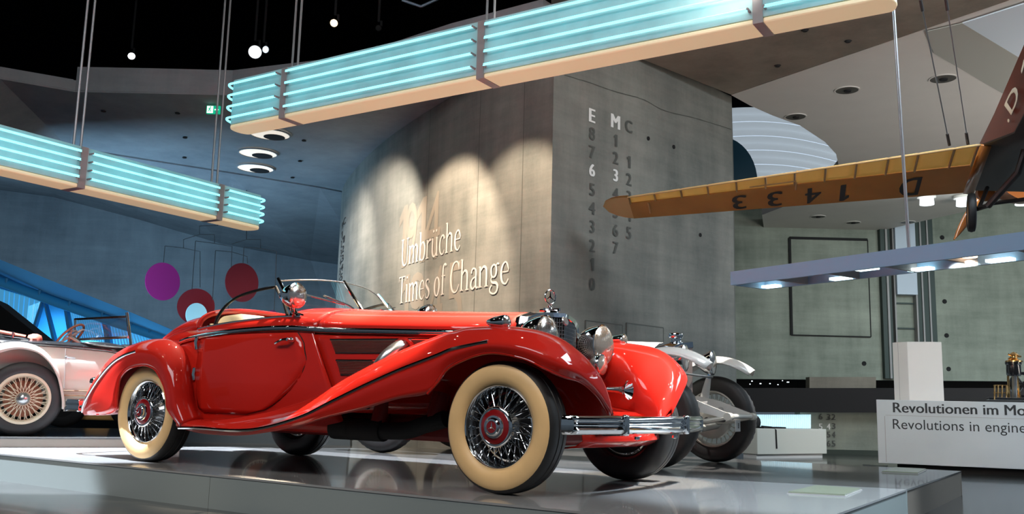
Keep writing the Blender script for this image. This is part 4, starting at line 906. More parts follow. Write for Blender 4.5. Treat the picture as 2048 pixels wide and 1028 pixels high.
def red_wheel(parent, x, y, out):
    "out = -1 when the outer face looks to -y"
    ax = V((0, out, 0)); c = V((x, y, WR)); t = MB()
    W2 = .098
    prof = [(.228, -.075), (.25, -.088), (.30, -W2), (.338, -.09), (.362, -.078), (.372, -.058), (.374, -.03), (.369, -.026), (.369, -.020), (.374, -.017), (.374, .017), (.369, .020), (.369, .026), (.374, .03), (.372, .058), (.362, .078), (.350, .088)]
    ty = t.lathe(prof, c, ax, 56).build('tyre', M_TYRE, parent, ang=50)
    MB().lathe([(.350, .088), (.345, .093), (.325, .101), (.29, .105), (.26, .098), (.238, .080), (.228, .06)], c, ax, 56).build('whitewall', M_IVORY, ty, ang=60)
    rim = MB().lathe([(.236, .070), (.238, .080), (.232, .086), (.225, .080), (.218, .05), (.214, .035), (.222, .03)], c, ax, 56).build('rim', M_CHROME, parent, ang=50)
    MB().lathe([(.214, .036), (.206, .02), (.20, .0), (.20, -.05), (.222, -.075), (.238, -.08)], c, ax, 56).build('rim_well', M_WELL, rim, ang=50)
    sp = MB(); ref = V((1, 0, 0)); z = V((0, 0, 1))
    def pol(r, a, h): return c + (ref * cos(a) + z * sin(a)) * r + ax * h
    for k in range(24):
        a = 2 * pi * k / 24
        sp.tube([pol(.075, a + .25, .085), pol(.212, a + .02, .035)], .0026, 5, caps=False)
        sp.tube([pol(.075, a - .25 + .13, .085), pol(.212, a + .11, .045)], .0026, 5, caps=False)
        sp.tube([pol(.07, a + .5, -.03), pol(.205, a + .02, -.005)], .0026, 5, caps=False)
        sp.tube([pol(.205, a + .02, .038), pol(.188, a + .05, .045)], .006, 6)
    s = sp.build('wire_spokes', M_CHROME, parent, ang=60); s['kind'] = 'stuff'
    MB().lathe([(.0, -.07), (.07, -.07), (.075, -.03), (.05, 0), (.05, .06), (.085, .085), (.085, .095), (0, .095)], c, ax, 32).build('hub', M_STEEL, parent)
    MB().lathe([(.0, -.045), (.19, -.045), (.192, -.06), (.175, -.06), (.178, -.075), (.0, -.08)], c, ax, 32).build('brake_drum', M_DARK, parent)
    hc = MB().lathe([(.085, .088), (.112, .098), (.115, .104), (.108, .113), (.098, .112), (.095, .110)], c, ax, 44).build('hub_cap', M_CHROME, parent, ang=60)
    MB().lathe([(.096, .111), (.08, .117), (.064, .120)], c, ax, 44).build('enamel_ring', M_HUBRED, hc)
    MB().lathe([(.066, .119), (.063, .128), (.052, .130), (.050, .140), (.044, .145), (.034, .146), (.033, .143)], c, ax, 40).build('cap_ring', M_CHROME, hc, ang=30)
    MB().lathe([(.034, .143), (.0, .143)], c, ax, 32).build('cap_badge', M_HUBRED, hc)
    star(hc, c + ax * .144, ax, .031, M_CHROME, .006)

car = thing('red_roadster', 'red open roadster with wire wheels and ivory whitewall tyres on the front platform', 'car', (0, 0, 0))
for nm, x, y in [('front_wheel', 1.645, -.755), ('rear_wheel', -1.645, -.755), ('front_wheel', 1.645, .755), ('rear_wheel', -1.645, .755)]:
    wroot = MB().lathe([(0, -.12), (.03, -.12), (.03, 0), (0, .0)], (x, y, WR), (0, -1 if y < 0 else 1, 0), 12).build(nm, M_DARK, car)
    red_wheel(wroot, x, y, -1 if y < 0 else 1)

# front wing with running board: guide curves inner skirt, inner edge, crown, shoulder, lip
G_in2 = [(-1.2, -.69, .29), (-.9, -.705, .30), (-.5, -.71, .34), (-.2, -.705, .39), (.14, -.65, .46), (.37, -.60, .55), (.66, -.53, .62), (.95, -.47, .62), (1.2, -.45, .56), (1.3, -.44, .52), (1.4, -.44, .50), (1.6, -.44, .46), (1.8, -.40, .44), (1.90, -.375, .42), (1.98, -.355, .41), (2.04, -.335, .40), (2.08, -.32, .39), (2.10, -.31, .385)]
G_in = [(-1.2, -.70, .315), (-.9, -.71, .325), (-.5, -.715, .365), (-.2, -.71, .425), (.14, -.66, .51), (.37, -.615, .61), (.66, -.565, .72), (.95, -.535, .80), (1.2, -.515, .85), (1.3, -.51, .86), (1.4, -.505, .865), (1.6, -.50, .86), (1.78, -.475, .82), (1.88, -.45, .755), (1.97, -.43, .67), (2.04, -.40, .59), (2.09, -.365, .515), (2.115, -.34, .43)]
G_cr = [(-1.2, -.79, .325), (-.9, -.80, .332), (-.5, -.80, .37), (-.2, -.785, .43), (.14, -.765, .53), (.37, -.76, .637), (.66, -.76, .753), (.95, -.76, .851), (1.18, -.755, .915), (1.28, -.75, .935), (1.38, -.745, .948), (1.6, -.735, .950), (1.80, -.715, .926), (1.93, -.67, .885), (2.02, -.62, .82), (2.085, -.55, .735), (2.12, -.47, .63), (2.135, -.40, .49)]
G_sh = [(-1.2, -.875, .30), (-.9, -.905, .288), (-.5, -.915, .286), (-.2, -.915, .315), (.14, -.915, .395), (.37, -.915, .472), (.66, -.915, .582), (.95, -.915, .683), (1.18, -.915, .752), (1.28, -.915, .782), (1.38, -.915, .812), (1.6, -.912, .848), (1.82, -.905, .835), (1.97, -.875, .79), (2.06, -.81, .735), (2.11, -.70, .68), (2.135, -.55, .585), (2.138, -.41, .465)]
G_lip = [(-1.2, -.868, .275), (-.9, -.888, .243), (-.5, -.90, .243), (-.2, -.905, .275), (.14, -.905, .333), (.37, -.905, .39), (.66, -.905, .445), (.95, -.905, .515), (1.18, -.905, .550), (1.255, -.905, .62), (1.35, -.905, .712), (1.6, -.903, .787), (1.84, -.898, .757), (1.97, -.872, .702), (2.045, -.80, .66), (2.09, -.68, .635), (2.112, -.54, .565), (2.118, -.385, .445)]
fw = loft([G_in2, G_in, G_cr, G_sh, G_lip], 96, 22)
# rear wing
H_in2 = [(-1.10, -.68, .30), (-1.2, -.66, .45), (-1.26, -.64, .58), (-1.34, -.62, .66), (-1.44, -.60, .70), (-1.55, -.58, .72), (-1.7, -.56, .72), (-1.88, -.54, .68), (-2.1, -.50, .60), (-2.28, -.48, .52), (-2.43, -.48, .44), (-2.55, -.50, .36), (-2.6, -.55, .33)]
H_in = [(-1.12, -.71, .325), (-1.24, -.69, .47), (-1.29, -.685, .62), (-1.36, -.67, .74), (-1.46, -.655, .82), (-1.57, -.64, .855), (-1.7, -.62, .86), (-1.88, -.60, .83), (-2.1, -.57, .76), (-2.28, -.55, .67), (-2.43, -.54, .55), (-2.55, -.56, .42), (-2.61, -.62, .34)]
H_cr = [(-1.10, -.80, .33), (-1.17, -.80, .45), (-1.215, -.795, .60), (-1.28, -.79, .75), (-1.38, -.785, .86), (-1.51, -.78, .918), (-1.66, -.78, .93), (-1.85, -.78, .912), (-2.1, -.775, .853), (-2.28, -.765, .765), (-2.45, -.755, .60), (-2.58, -.74, .45), (-2.64, -.73, .36)]
H_sh = [(-1.12, -.885, .30), (-1.20, -.905, .43), (-1.25, -.912, .57), (-1.315, -.915, .70), (-1.41, -.915, .785), (-1.52, -.915, .825), (-1.66, -.912, .838), (-1.85, -.905, .815), (-2.06, -.89, .73), (-2.23, -.87, .63), (-2.40, -.845, .50), (-2.54, -.80, .40), (-2.635, -.75, .345)]
H_lip = [(-1.15, -.878, .275), (-1.28, -.905, .40), (-1.31, -.905, .49), (-1.36, -.905, .58), (-1.455, -.905, .675), (-1.53, -.905, .71), (-1.64, -.905, .724), (-1.82, -.90, .697), (-1.93, -.895, .618), (-1.965, -.885, .49), (-2.0, -.872, .37), (-2.3, -.83, .335), (-2.62, -.745, .325)]
rw = loft([H_in2, H_in, H_cr, H_sh, H_lip], 80, 22)
def bead(pts, r, name, parent, flat=None, m=None, n=60):
    return MB().tube(cr(pts, n), r, 8, flat=flat).build(name, m or M_CHROME, parent)
for sgn in (1, -1):
    f = lambda pts: [(x, y * sgn, z) for x, y, z in pts]
    a = MB().grid(fw if sgn == 1 else mir(fw)).build('front_wing', M_RED, car, solid=.012, off=0, ang=60)
    b = MB().grid(rw if sgn == 1 else mir(rw)).build('rear_wing', M_RED, car, solid=.012, off=0, ang=60)
    # chrome mouldings
    st = [(x, y - .006, z) for x, y, z in G_sh[1:12]]; st[-1] = (1.62, -.916, .849)
    st = [(-1.16, -.885, .27)] + [(x, y, z - .01 if x < .2 else z) for x, y, z in st]
    bead(f(st), .013, 'wing_moulding', a, 1.0)
    bead(f([(-1.16, -.712, .318), (-.9, -.722, .33), (-.5, -.727, .37), (-.2, -.722, .43), (-.02, -.70, .475)]), .008, 'board_moulding', a)
    bead(f([(-2.635, -.757, .35), (-2.54, -.81, .405), (-2.40, -.852, .505), (-2.23, -.878, .635), (-2.06, -.898, .735), (-1.9, -.91, .795), (-1.72, -.916, .83)]), .012, 'wing_moulding', b)
    bead(f([(x, y - .0, z) for x, y, z in G_lip[8:]]), .009, 'rolled_edge', a, m=M_RED)
    bead(f(H_lip[:12]), .009, 'rolled_edge', b, m=M_RED)
    # inner closing panel of the tail
    MB().grid([[V((x, y * sgn, z)) for x, y, z in ((-2.0, -.872, .372), (-2.3, -.83, .337), (-2.62, -.745, .327))], [V((x, y * sgn, z)) for x, y, z in ((-2.0, -.5, .40), (-2.3, -.5, .36), (-2.6, -.56, .33))]]).build('tail_underside', M_REDIN, b, solid=.008)

# body sides and tail
BX = [.14, -.25, -.60, -1.0, -1.35, -1.7, -2.1, -2.5, -2.85, -2.97]
B_ = [[(-.60, .28), (-.655, .50), (-.665, .72), (-.635, .972), (-.60, 1.045)], [(-.66, .28), (-.72, .50), (-.728, .72), (-.70, .99), (-.655, 1.075)], [(-.69, .28), (-.74, .50), (-.748, .72), (-.715, .988), (-.665, 1.068)],
      [(-.69, .28), (-.74, .50), (-.748, .72), (-.71, .970), (-.67, 1.040)], [(-.68, .28), (-.72, .5), (-.728, .72), (-.69, .940), (-.65, 1.01)], [(-.62, .29), (-.65, .5), (-.655, .70), (-.625, .90), (-.585, .99)],
      [(-.52, .31), (-.55, .48), (-.555, .62), (-.53, .78), (-.49, .88)], [(-.42, .34), (-.45, .45), (-.455, .54), (-.43, .65), (-.39, .72)], [(-.3, .38), (-.33, .43), (-.33, .48), (-.31, .53), (-.26, .56)], [(-.2, .41), (-.22, .44), (-.22, .46), (-.2, .49), (-.15, .51)]]
gd_ = [[(x, *B_[i][k]) for i, x in enumerate(BX)] for k in range(5)]
for k, q in enumerate([(.26, -.605, .28), (.17, -.64, .50), (.065, -.662, .72), (-.055, -.672, .972), (-.06, -.625, 1.045)]): gd_[k][0] = q
bs = loft(gd_, 70, 20)
body = MB().grid(bs).build('body_side', M_RED, car, solid=.012, off=0, ang=60)
MB().grid(mir(bs)).build('body_side', M_RED, car, solid=.012, off=0, ang=60)
# rear deck
DX = [-1.33, -1.7, -2.1, -2.5, -2.85, -2.97]; DZ = [1.185, 1.135, 1.01, .82, .605, .53]
rows = []
for i in range(34):
    x = lerp(-1.33, -2.97, i / 33); p = min(bs, key=lambda r: abs(r[-1].x - x))[-1]
    zt = cr([V((a, 0, b)) for a, b in zip(DX, DZ)], 200); zt = min(zt, key=lambda q: abs(q.x - x)).z
    r = []
    for j in range(25):
        a = pi * j / 24; c_, s_ = cos(a), sin(a)
        r.append(V((x, p.y * (abs(c_) ** (2 / 2.6)) * (1 if c_ > 0 else -1), p.z + (zt - p.z) * s_ ** (2 / 2.6))))
    rows.append(r)
MB().grid(rows).build('rear_deck', M_RED, car, solid=.012, off=0, ang=60)
# cockpit coaming, seat, inner trim
cp = [r[12] for r in rows[:1]]
MB().tube([rows[0][j] + V((.0, 0, .008)) for j in range(25)], .022, 8).build('cockpit_edge', M_RED, car)
MB().grid([[V((-1.30, y, z)) for y in (-.58, -.3, 0, .3, .58)] for z in (.45, .8, 1.06)]).build('bulkhead', M_BEIGE, car, solid=.03)
for sgn in (1, -1):
    rows_ = []
    for i in range(25):
        a = 2 * pi * i / 24
        rows_.append([V((-1.16 + .10 * cos(a), sgn * y, z + .085 * sin(a) * k)) for y, z, k in ((.04, .95, .2), (.07, 1.03, .9), (.2, 1.065, 1), (.40, 1.065, 1), (.54, 1.04, .95), (.575, .96, .3))])
    MB().grid(rows_).build('seat_back', M_BEIGE, car, ang=70)
    MB().box((-.85, sgn * .3, .55), (.55, .5, .16)).build('seat_cushion', M_BEIGE, car, bevel=.04)
    MB().grid([[V((x, sgn * .63, z)) for x in (-1.3, -.8, -.3)] for z in (.45, .75, 1.0)]).build('door_trim', M_BEIGE, car, solid=.02)
MB().box((-.45, 0, .46), (1.75, 1.2, .03)).build('cockpit_floor', M_DARK, car, smooth=False)
for sgn in (1, -1):    # padded beige rail inside the door top
    bead([(-1.28, sgn * .625, 1.0), (-1.0, sgn * .64, 1.03), (-.6, sgn * .635, 1.055), (-.38, sgn * .63, 1.06)], .022, 'armrest', car, m=M_BEIGE)
# steering wheel (left-hand drive: far side)
stc = V((-.62, .36, 1.02)); sax = V((-.86, 0, .5))
sw = MB().tube([stc + (V((0, 1, 0)) * cos(a) + sax.cross(V((0, 1, 0))).normalized() * sin(a)) * .20 for a in [2 * pi * i / 32 for i in range(32)]], .013, 8, closed=True).build('steering_wheel', M_BEIGE, car)
for k in range(4): g = pi / 4 + k * pi / 2; MB().tube([stc, stc + (V((0, 1, 0)) * cos(g) + sax.cross(V((0, 1, 0))).normalized() * sin(g)) * .2], .007, 6).build('wheel_spoke', M_CHROME, sw)
MB().tube([stc, stc + V((.42, 0, -.24))], .02, 8).build('steering_column', M_BLACK, car)

# bonnet and cowl
HX = [-.45, -.25, .1, .5, 1.0, 1.42]; HW = [.685, .70, .635, .56, .46, .36]; HZB = [.995, .99, .972, .962, .95, .94]; HZT = [1.185, 1.178, 1.152, 1.132, 1.112, 1.098]
def hood_row(x, n=25, e=2.35):
    wv, zb_, zt = interp(x, HX, HW), interp(x, HX, HZB), interp(x, HX, HZT); r = []
    for j in range(n):
        a = pi * j / (n - 1); c_, s_ = cos(a), sin(a)
        r.append(V((x, -wv * (abs(c_) ** (2 / e)) * (1 if c_ > 0 else -1), zb_ + (zt - zb_) * abs(s_) ** (2 / e))))
    return r
cow = MB().grid([hood_row(lerp(-.36, -.03, i / 8)) for i in range(9)]).build('cowl', M_RED, car, solid=.012, off=0, ang=60)
hood = MB().grid([hood_row(lerp(-.022, 1.42, i / 30)) for i in range(31)]).build('bonnet_top', M_RED, car, solid=.012, off=0, ang=60)
bead([(x, 0, interp(x, HX, HZT) + .006) for x in (-.02, .3, .7, 1.1, 1.42)], .006, 'hinge_strip', hood)
def hside(x, z, off=0, sgn=1):
    return V((x, -sgn * (interp(x, HX, HW) + .004 + off), z))
for sgn in (1, -1):
    rows_ = [[hside(lerp(-.075 + (.945 - z) / .525 * .25, 1.40, i / 14), z, 0, sgn) for z in [.42, .5, .6, .7, .8, .9, .945]] for i in range(15)]
    hs = MB().grid(rows_).build('bonnet_side', M_RED, car, solid=.012, off=0, ang=60)
    # belt moulding from nose to tail, dark polished
    bel = [(1.40, -.375, .945), (1.0, -.475, .952), (.5, -.575, .964), (.1, -.65, .974), (-.25, -.712, .992), (-.6, -.727, .990), (-1.0, -.722, .972), (-1.35, -.702, .940), (-1.52, -.675, .915)]
    b2 = cr(bel, 80)
    MB().grid([[V((q.x, sgn * (q.y - o), q.z + h)) for o, h in ((-.004, .017), (.008, .014), (.011, .0), (.008, -.014), (-.004, -.017))] for q in b2]).build('belt_moulding', M_CHROME, car, ang=70)
    bead([(x, sgn * (y - .011), z - .017) for x, y, z in bel], .005, 'belt_bead', car, n=80)
    # louvred side grilles with brightwork
    for (xa, xb, xc, xd, za, zb_) in [(.095, 1.0, .14, .92, .904, .816), (.15, .60, .19, .50, .764, .669)]:
        g = MB().grid([[hside(lerp(xa, xb, i / 8), za, .004, sgn) for i in range(9)], [hside(lerp(xc, xd, i / 8), zb_, .004, sgn) for i in range(9)]]).build('side_grille', M_DARK, hs, solid=.004)
        n = 9; sl_ = MB()
        for k in range(n):
            f = (k + .5) / n; z = lerp(za, zb_, f)
            sl_.grid([[hside(lerp(lerp(xa, xc, f), lerp(xb, xd, f), i / 8), z + dz, o, sgn) for i in range(9)] for dz, o in ((.0034, .006), (.0012, .016), (-.003, .006))])
        q = sl_.build('grille_bars', M_GRILLE, g, smooth=False); q['kind'] = 'stuff'
        bead([tuple(hside(lerp(xa, xb, i / 8), za + .003, .012, sgn)) for i in range(9)], .007, 'grille_top_bar', g, n=20)
        bead([tuple(hside(lerp(xc, xd, i / 8), zb_ - .002, .008, sgn)) for i in range(9)], .004, 'grille_lower_bar', g, n=20)
    # exhaust pipe with its surround
    P = [(.66, -sgn * .50, .865), (.655, -sgn * .57, .855), (.635, -sgn * .63, .815), (.60, -sgn * .665, .76), (.56, -sgn * .68, .69), (.52, -sgn * .69, .58), (.47, -sgn * .68, .48)]
    PP = cr(P, 60); ex_ = MB().tube(PP, [.043 + .003 * (i % 2) for i in range(60)], 14).build('exhaust_pipe', M_STEEL, hs, ang=70)
    MB().tube([(.66 + .085 * cos(a), -sgn * (interp(.66 + .085 * cos(a), HX, HW) + .014), .80 + .105 * sin(a)) for a in [pi * i / 20 for i in range(21)]], .016, 8).build('pipe_surround', M_RED, hs)
    MB().grid([[V((.66 + .075 * cos(a) * k, -sgn * (interp(.66, HX, HW) + .012 - .12 * .075 * cos(a) * k), .79 + .105 * sin(a) * k)) for a in [2 * pi * i / 24 for i in range(24)]] for k in (.02, 1)], cv=True).build('pipe_opening', M_DARK, hs, solid=.004)
    # door: a panel 4 mm proud of the body with its own gap
    zs = [.385 + (.955 - .385) * i / 16 for i in range(17)]
    def body_y(x, z):
        r = min(bs, key=lambda r: abs(r[10].x - x)); 
        for a_, b_ in zip(r[:-1], r[1:]):
            if (a_.z - z) * (b_.z - z) <= 0 and a_.z != b_.z: return lerp(a_.y, b_.y, (z - a_.z) / (b_.z - a_.z))
        return r[0].y
    def xr(z): return interp(z, [.385, .41, .45, .50, .56, .64, .76, .90, .955], [-.62, -.46, -.36, -.27, -.19, -.115, -.075, -.115, -.17])
    def xl(z): return interp(z, [.385, .42, .955], [-1.10, -1.165, -1.215])
    dr = MB().grid([[V((lerp(xl(z), xr(z), j / 14), sgn * (body_y(lerp(xl(z), xr(z), j / 14), z) - .009), z)) for j in range(15)] for z in zs]).build('door', M_RED, car, solid=.01, off=0, ang=60)
    edge = [(xl(z), sgn * (body_y(xl(z), z) - .0055), z) for z in zs[::-1]] + [(xr(z), sgn * (body_y(xr(z), z) - .0055), z) for z in zs]
    MB().tube(edge, .0045, 5).build('door_gap', M_DARK, dr)
    for z in (.895, .665): MB().tube([(-1.215, sgn * -.752, z + .045), (-1.212, sgn * -.762, z), (-1.21, sgn * -.752, z - .045)], .013, 8).build('door_hinge', M_CHROME, dr)
    hd = MB().lathe([(0, 0), (.02, 0), (.018, .02), (.012, .03), (.012, .05), (0, .052)], (-.20, sgn * -.728, .905), (0, -sgn, 0), 14).build('door_handle', M_CHROME, dr)
    bead([(-.20, sgn * -.775, .905), (-.24, sgn * -.778, .903), (-.29, sgn * -.772, .890), (-.325, sgn * -.765, .880)], .010, 'handle_lever', hd, n=14)
    # cockpit sill bead
    bead([(-1.30, sgn * -.62, 1.03), (-1.33, sgn * -.655, 1.012), (-1.27, sgn * -.668, 1.018), (-1.0, sgn * -.672, 1.045), (-.6, sgn * -.667, 1.07), (-.36, sgn * -.66, 1.078), (-.2, sgn * -.66, 1.075)], .010, 'sill_bead', car)
    # side window: curved dark frame with glass
    wf = [(-1.145, -.655, 1.03), (-1.125, -.65, 1.09), (-1.075, -.645, 1.155), (-1.0, -.64, 1.213), (-.91, -.635, 1.25), (-.80, -.63, 1.275), (-.66, -.62, 1.297), (-.535, -.612, 1.307), (-.42, -.63, 1.19), (-.345, -.65, 1.075)]
    fr_ = MB().tube(cr([(x, sgn * y, z) for x, y, z in wf[:8]], 40) + [V((x, sgn * y, z)) for x, y, z in wf[8:]], .0115, 8).build('side_window_frame', M_BLACK, car)
    MB().add([(x, sgn * y, z) for x, y, z in wf], [list(range(len(wf)))]).build('side_window_glass', M_GLASS, fr_, smooth=False)
    # windscreen half, raked V
    tA, tB, bA, bB = V((-.585, sgn * -.545, 1.362)), V((-.445, 0, 1.408)), V((-.30, sgn * -.60, 1.085)), V((-.235, 0, 1.175))
    def wsp(u, v):
        q = tA.lerp(tB, u).lerp(bA.lerp(bB, u), v); q.z += .012 * sin(pi * u) * (1 - v); q.x += .03 * sin(pi * u); return q
    gp = MB().grid([[wsp(i / 8, j / 4) for j in range(5)] for i in range(9)]).build('windscreen_glass', M_GLASS, car)
    MB().tube([wsp(i / 8, 0) for i in range(9)], .005, 6).build('top_frame', M_STEEL, gp)
    MB().tube([tA + V((-.008, 0, .018)), tA.lerp(bA, .5), bA, bA + V((.05, sgn * -.04, -.03))], [.013, .014, .016, .022], 8).build('side_pillar', M_CHROME, gp)
    MB().tube([wsp(i / 8, 1) for i in range(9)], .012, 8).build('lower_frame', M_BLACK, gp)
    MB().tube([bA + V((-.02, sgn * -.03, .0)), bA + V((.10, sgn * -.02, -.02)), bA + V((.20, sgn * .02, -.045))], [.035, .024, .008], 8).build('pillar_foot', M_CHROME, gp)
    # wipers
    MB().tube([(-.13, sgn * -.20, 1.168), (-.175, sgn * -.23, 1.20), (-.30, sgn * -.36, 1.262)], .006, 6).build('wiper_arm', M_CHROME, gp)
    MB().tube([(-.235, sgn * -.20, 1.205), (-.375, sgn * -.52, 1.262)], .0055, 6).build('wiper_blade', M_CHROME, gp)
    # spot lamp at the screen pillar
    sc_ = V((-.19, sgn * -.735, 1.213)); sl2 = MB().lathe([(0, -.10), (.03, -.097), (.06, -.08), (.078, -.05), (.087, -.01), (.09, .012), (.09, .022), (.078, .026)], sc_, (1, 0, .02), 32).build('spot_lamp', M_CHROME, car)
    MB().lathe([(.08, .024), (.06, .034), (.03, .040), (0, .042)], sc_, (1, 0, .02), 28).build('lamp_lens', M_LENS, sl2)
    MB().tube([sc_ + V((-.04, sgn * .02, -.07)), V((-.24, sgn * -.70, 1.11)), V((-.27, sgn * -.66, 1.075))], .014, 8).build('lamp_stalk', M_CHROME, sl2)
    MB().tube([sc_ + V((-.12, 0, 0)), sc_ + V((-.15, sgn * .05, -.03)), V((-.34, sgn * -.63, 1.13))], .012, 8).build('lamp_arm', M_CHROME, sl2)
    MB().lathe([(0, -.03), (.022, -.02), (.026, 0), (.02, .02), (0, .028)], sc_ + V((-.125, 0, .01)), (0, 1, .3), 14).build('lamp_knob', M_CHROME, sl2)
    # headlamp
    hc_ = V((1.60, sgn * -.36, .912)); hl = MB().lathe([(0, -.135), (.03, -.13), (.07, -.112), (.105, -.075), (.128, -.025), (.137, .02), (.141, .045), (.141, .058), (.131, .062)], hc_, (1, 0, 0), 44).build('headlamp', M_CHROME, car)
    MB().lathe([(.134, .06), (.12, .075), (.08, .092), (.04, .10), (0, .102)], hc_, (1, 0, 0), 40).build('headlamp_lens', M_LENS, hl, ang=60)
    fl_ = MB()
    for i in range(-9, 10):
        yy = i * .0135; hh = sqrt(max(0, .126 ** 2 - yy * yy))
        fl_.tube([hc_ + V((.066 + .036 * (1 - ((yy * yy + (hh * t_) ** 2) / .134 ** 2)), yy, hh * t_)) for t_ in (-1, -.6, -.2, .2, .6, 1)], .003, 5, caps=False)
    q = fl_.build('lens_flutes', M_LENS, hl); q['kind'] = 'stuff'
    MB().tube([hc_ + V((-.03, 0, -.12)), V((1.55, sgn * -.37, .74)), V((1.50, sgn * -.40, .62))], .028, 10).build('headlamp_bracket', M_CHROME, hl)
    # wing lamp on the crown
    pc2 = V((1.60, sgn * -.742, .975)); wl_ = MB().lathe([(0, -.13), (.015, -.115), (.032, -.07), (.042, -.02), (.046, .01), (.044, .022), (.036, .026)], pc2, (1, 0, -.04), 24).build('wing_lamp', M_CHROME, car)
    MB().lathe([(.04, .023), (.03, .034), (0, .040)], pc2, (1, 0, -.04), 20).build('wing_lamp_lens', M_LENS, wl_)
    MB().box(pc2 + V((-.03, 0, -.03)), (.14, .03, .03)).build('lamp_foot', M_CHROME, wl_, bevel=.01)
    # horn trumpet
    hp = V((1.66, sgn * -.22, .615)); hn = MB().lathe([(.012, 0), (.014, .06), (.017, .14), (.022, .20), (.034, .235), (.055, .258), (.064, .266), (.062, .270), (.05, .258), (.02, .22), (0, .2)], hp, (1, 0, -.02), 28).build('horn', M_CHROME, car)
    MB().lathe([(0, -.05), (.03, -.045), (.052, -.02), (.056, .01), (.05, .035), (.03, .05), (0, .052)], hp + V((-.02, 0, .075)), (1, 0, 0), 24).build('horn_body', M_CHROME, hn)
    MB().lathe([(0, -.03), (.02, -.02), (.028, .0), (.02, .03), (0, .035)], hp + V((.0, 0, .0)), (1, 0, 0), 18).build('horn_neck', M_CHROME, hn)
    # fog lamp
    fp = V((1.70, sgn * -.235, .775)); fg = MB().lathe([(0, -.07), (.03, -.065), (.055, -.045), (.068, -.01), (.072, .015), (.068, .024), (.06, .025)], fp, (1, 0, 0), 28).build('fog_lamp', M_CHROME, car)
    MB().lathe([(.062, .024), (.04, .034), (0, .040)], fp, (1, 0, 0), 24).build('fog_lens', M_LENS, fg)

# centre pillar of the windscreen
MB().tube([(-.455, 0, 1.42), (-.34, 0, 1.29), (-.235, 0, 1.175), (-.17, 0, 1.155)], [.012, .013, .014, .02], 8).build('screen_divider', M_CHROME, car)
MB().grid([[V((x, y, z)) for y in (-.62, -.3, 0, .3, .62)] for x, z in ((-.30, 1.06), (-.34, .98), (-.36, .75))]).build('dashboard', M_BEIGE, car, solid=.02)

# radiator: V shell, honeycomb grille, mascot, badge
prof = []
def rad_row(x, k, z0, zt, wv): # half section outline from lower left over top
    P = [(-wv, z0), (-wv, z0 + .25), (-wv, zt - .12), (-wv * .93, zt - .05), (-wv * .7, zt - .018), (-wv * .35, zt - .004), (0, zt), (wv * .35, zt - .004), (wv * .7, zt - .018), (wv * .93, zt - .05), (wv, zt - .12), (wv, z0 + .25), (wv, z0)]
    return [V((x + k * (1 - abs(y) / wv), y, z)) for y, z in P]
shell = MB().grid([rad_row(1.41, 0, .42, 1.098, .355), rad_row(1.44, .06, .42, 1.106, .352), rad_row(1.485, .085, .42, 1.098, .34), rad_row(1.490, .085, .44, 1.07, .30)]).build('radiator_shell', M_CHROME, car, ang=45)
gm = MB().grid([[q - V((.012, 0, 0)) for q in rad_row(1.490, .085, .44, 1.07, .30)], [V((1.478 + .085 * (1 - abs(q.y) / .30), q.y, .44)) for q in rad_row(1.490, .085, .44, 1.07, .30)]]).build('radiator_core', M_DARK, shell)
gr = MB()
for i in range(-13, 14):
    y = i * .0215
    zt = 1.06 - .05 * (abs(y) / .3) ** 4
    gr.tube([(1.484 + .085 * (1 - abs(y) / .30), y, .45), (1.484 + .085 * (1 - abs(y) / .30), y, zt)], .0035, 5)
for k in range(24):
    z = .46 + k * .025
    for s in (-1, 1): gr.tube([(1.568, 0, z), (1.486, s * .29, z)], .0022, 4)
q = gr.build('radiator_bars', M_STEEL, shell); q['kind'] = 'stuff'
MB().lathe([(0, 0), (.03, 0), (.034, .012), (.03, .02), (0, .022)], (1.56, 0, 1.045), (1, 0, .35), 22).build('radiator_badge', M_STEEL, shell)
ms = MB().lathe([(.0, 0), (.055, 0), (.06, .012), (.03, .024), (.016, .03), (.012, .04), (.018, .046), (.01, .055), (0, .056)], (1.455, 0, 1.103), (0, 0, 1), 24).build('filler_cap', M_CHROME, shell)
MB().tube([(1.455 - .075, 0, 1.123), (1.455 + .075, 0, 1.123)], [.012, .012], 8).build('cap_wings', M_CHROME, ms); MB().tube([(1.455, -.07, 1.123), (1.455, .07, 1.123)], .011, 8).build('cap_wings', M_CHROME, ms)
mc = V((1.455, 0, 1.212)); mx = V((1, -.25, 0)).normalized(); my = V((.25, 1, 0)).normalized(); zz = V((0, 0, 1))
MB().tube([mc + (zz * cos(a) + my * sin(a)) * .047 for a in [2 * pi * i / 32 for i in range(32)]], .0045, 8, closed=True).build('mascot_ring', M_CHROME, ms)
star(ms, mc, mx, .046, M_CHROME, .008); star(ms, mc, -mx, .046, M_CHROME, .008)

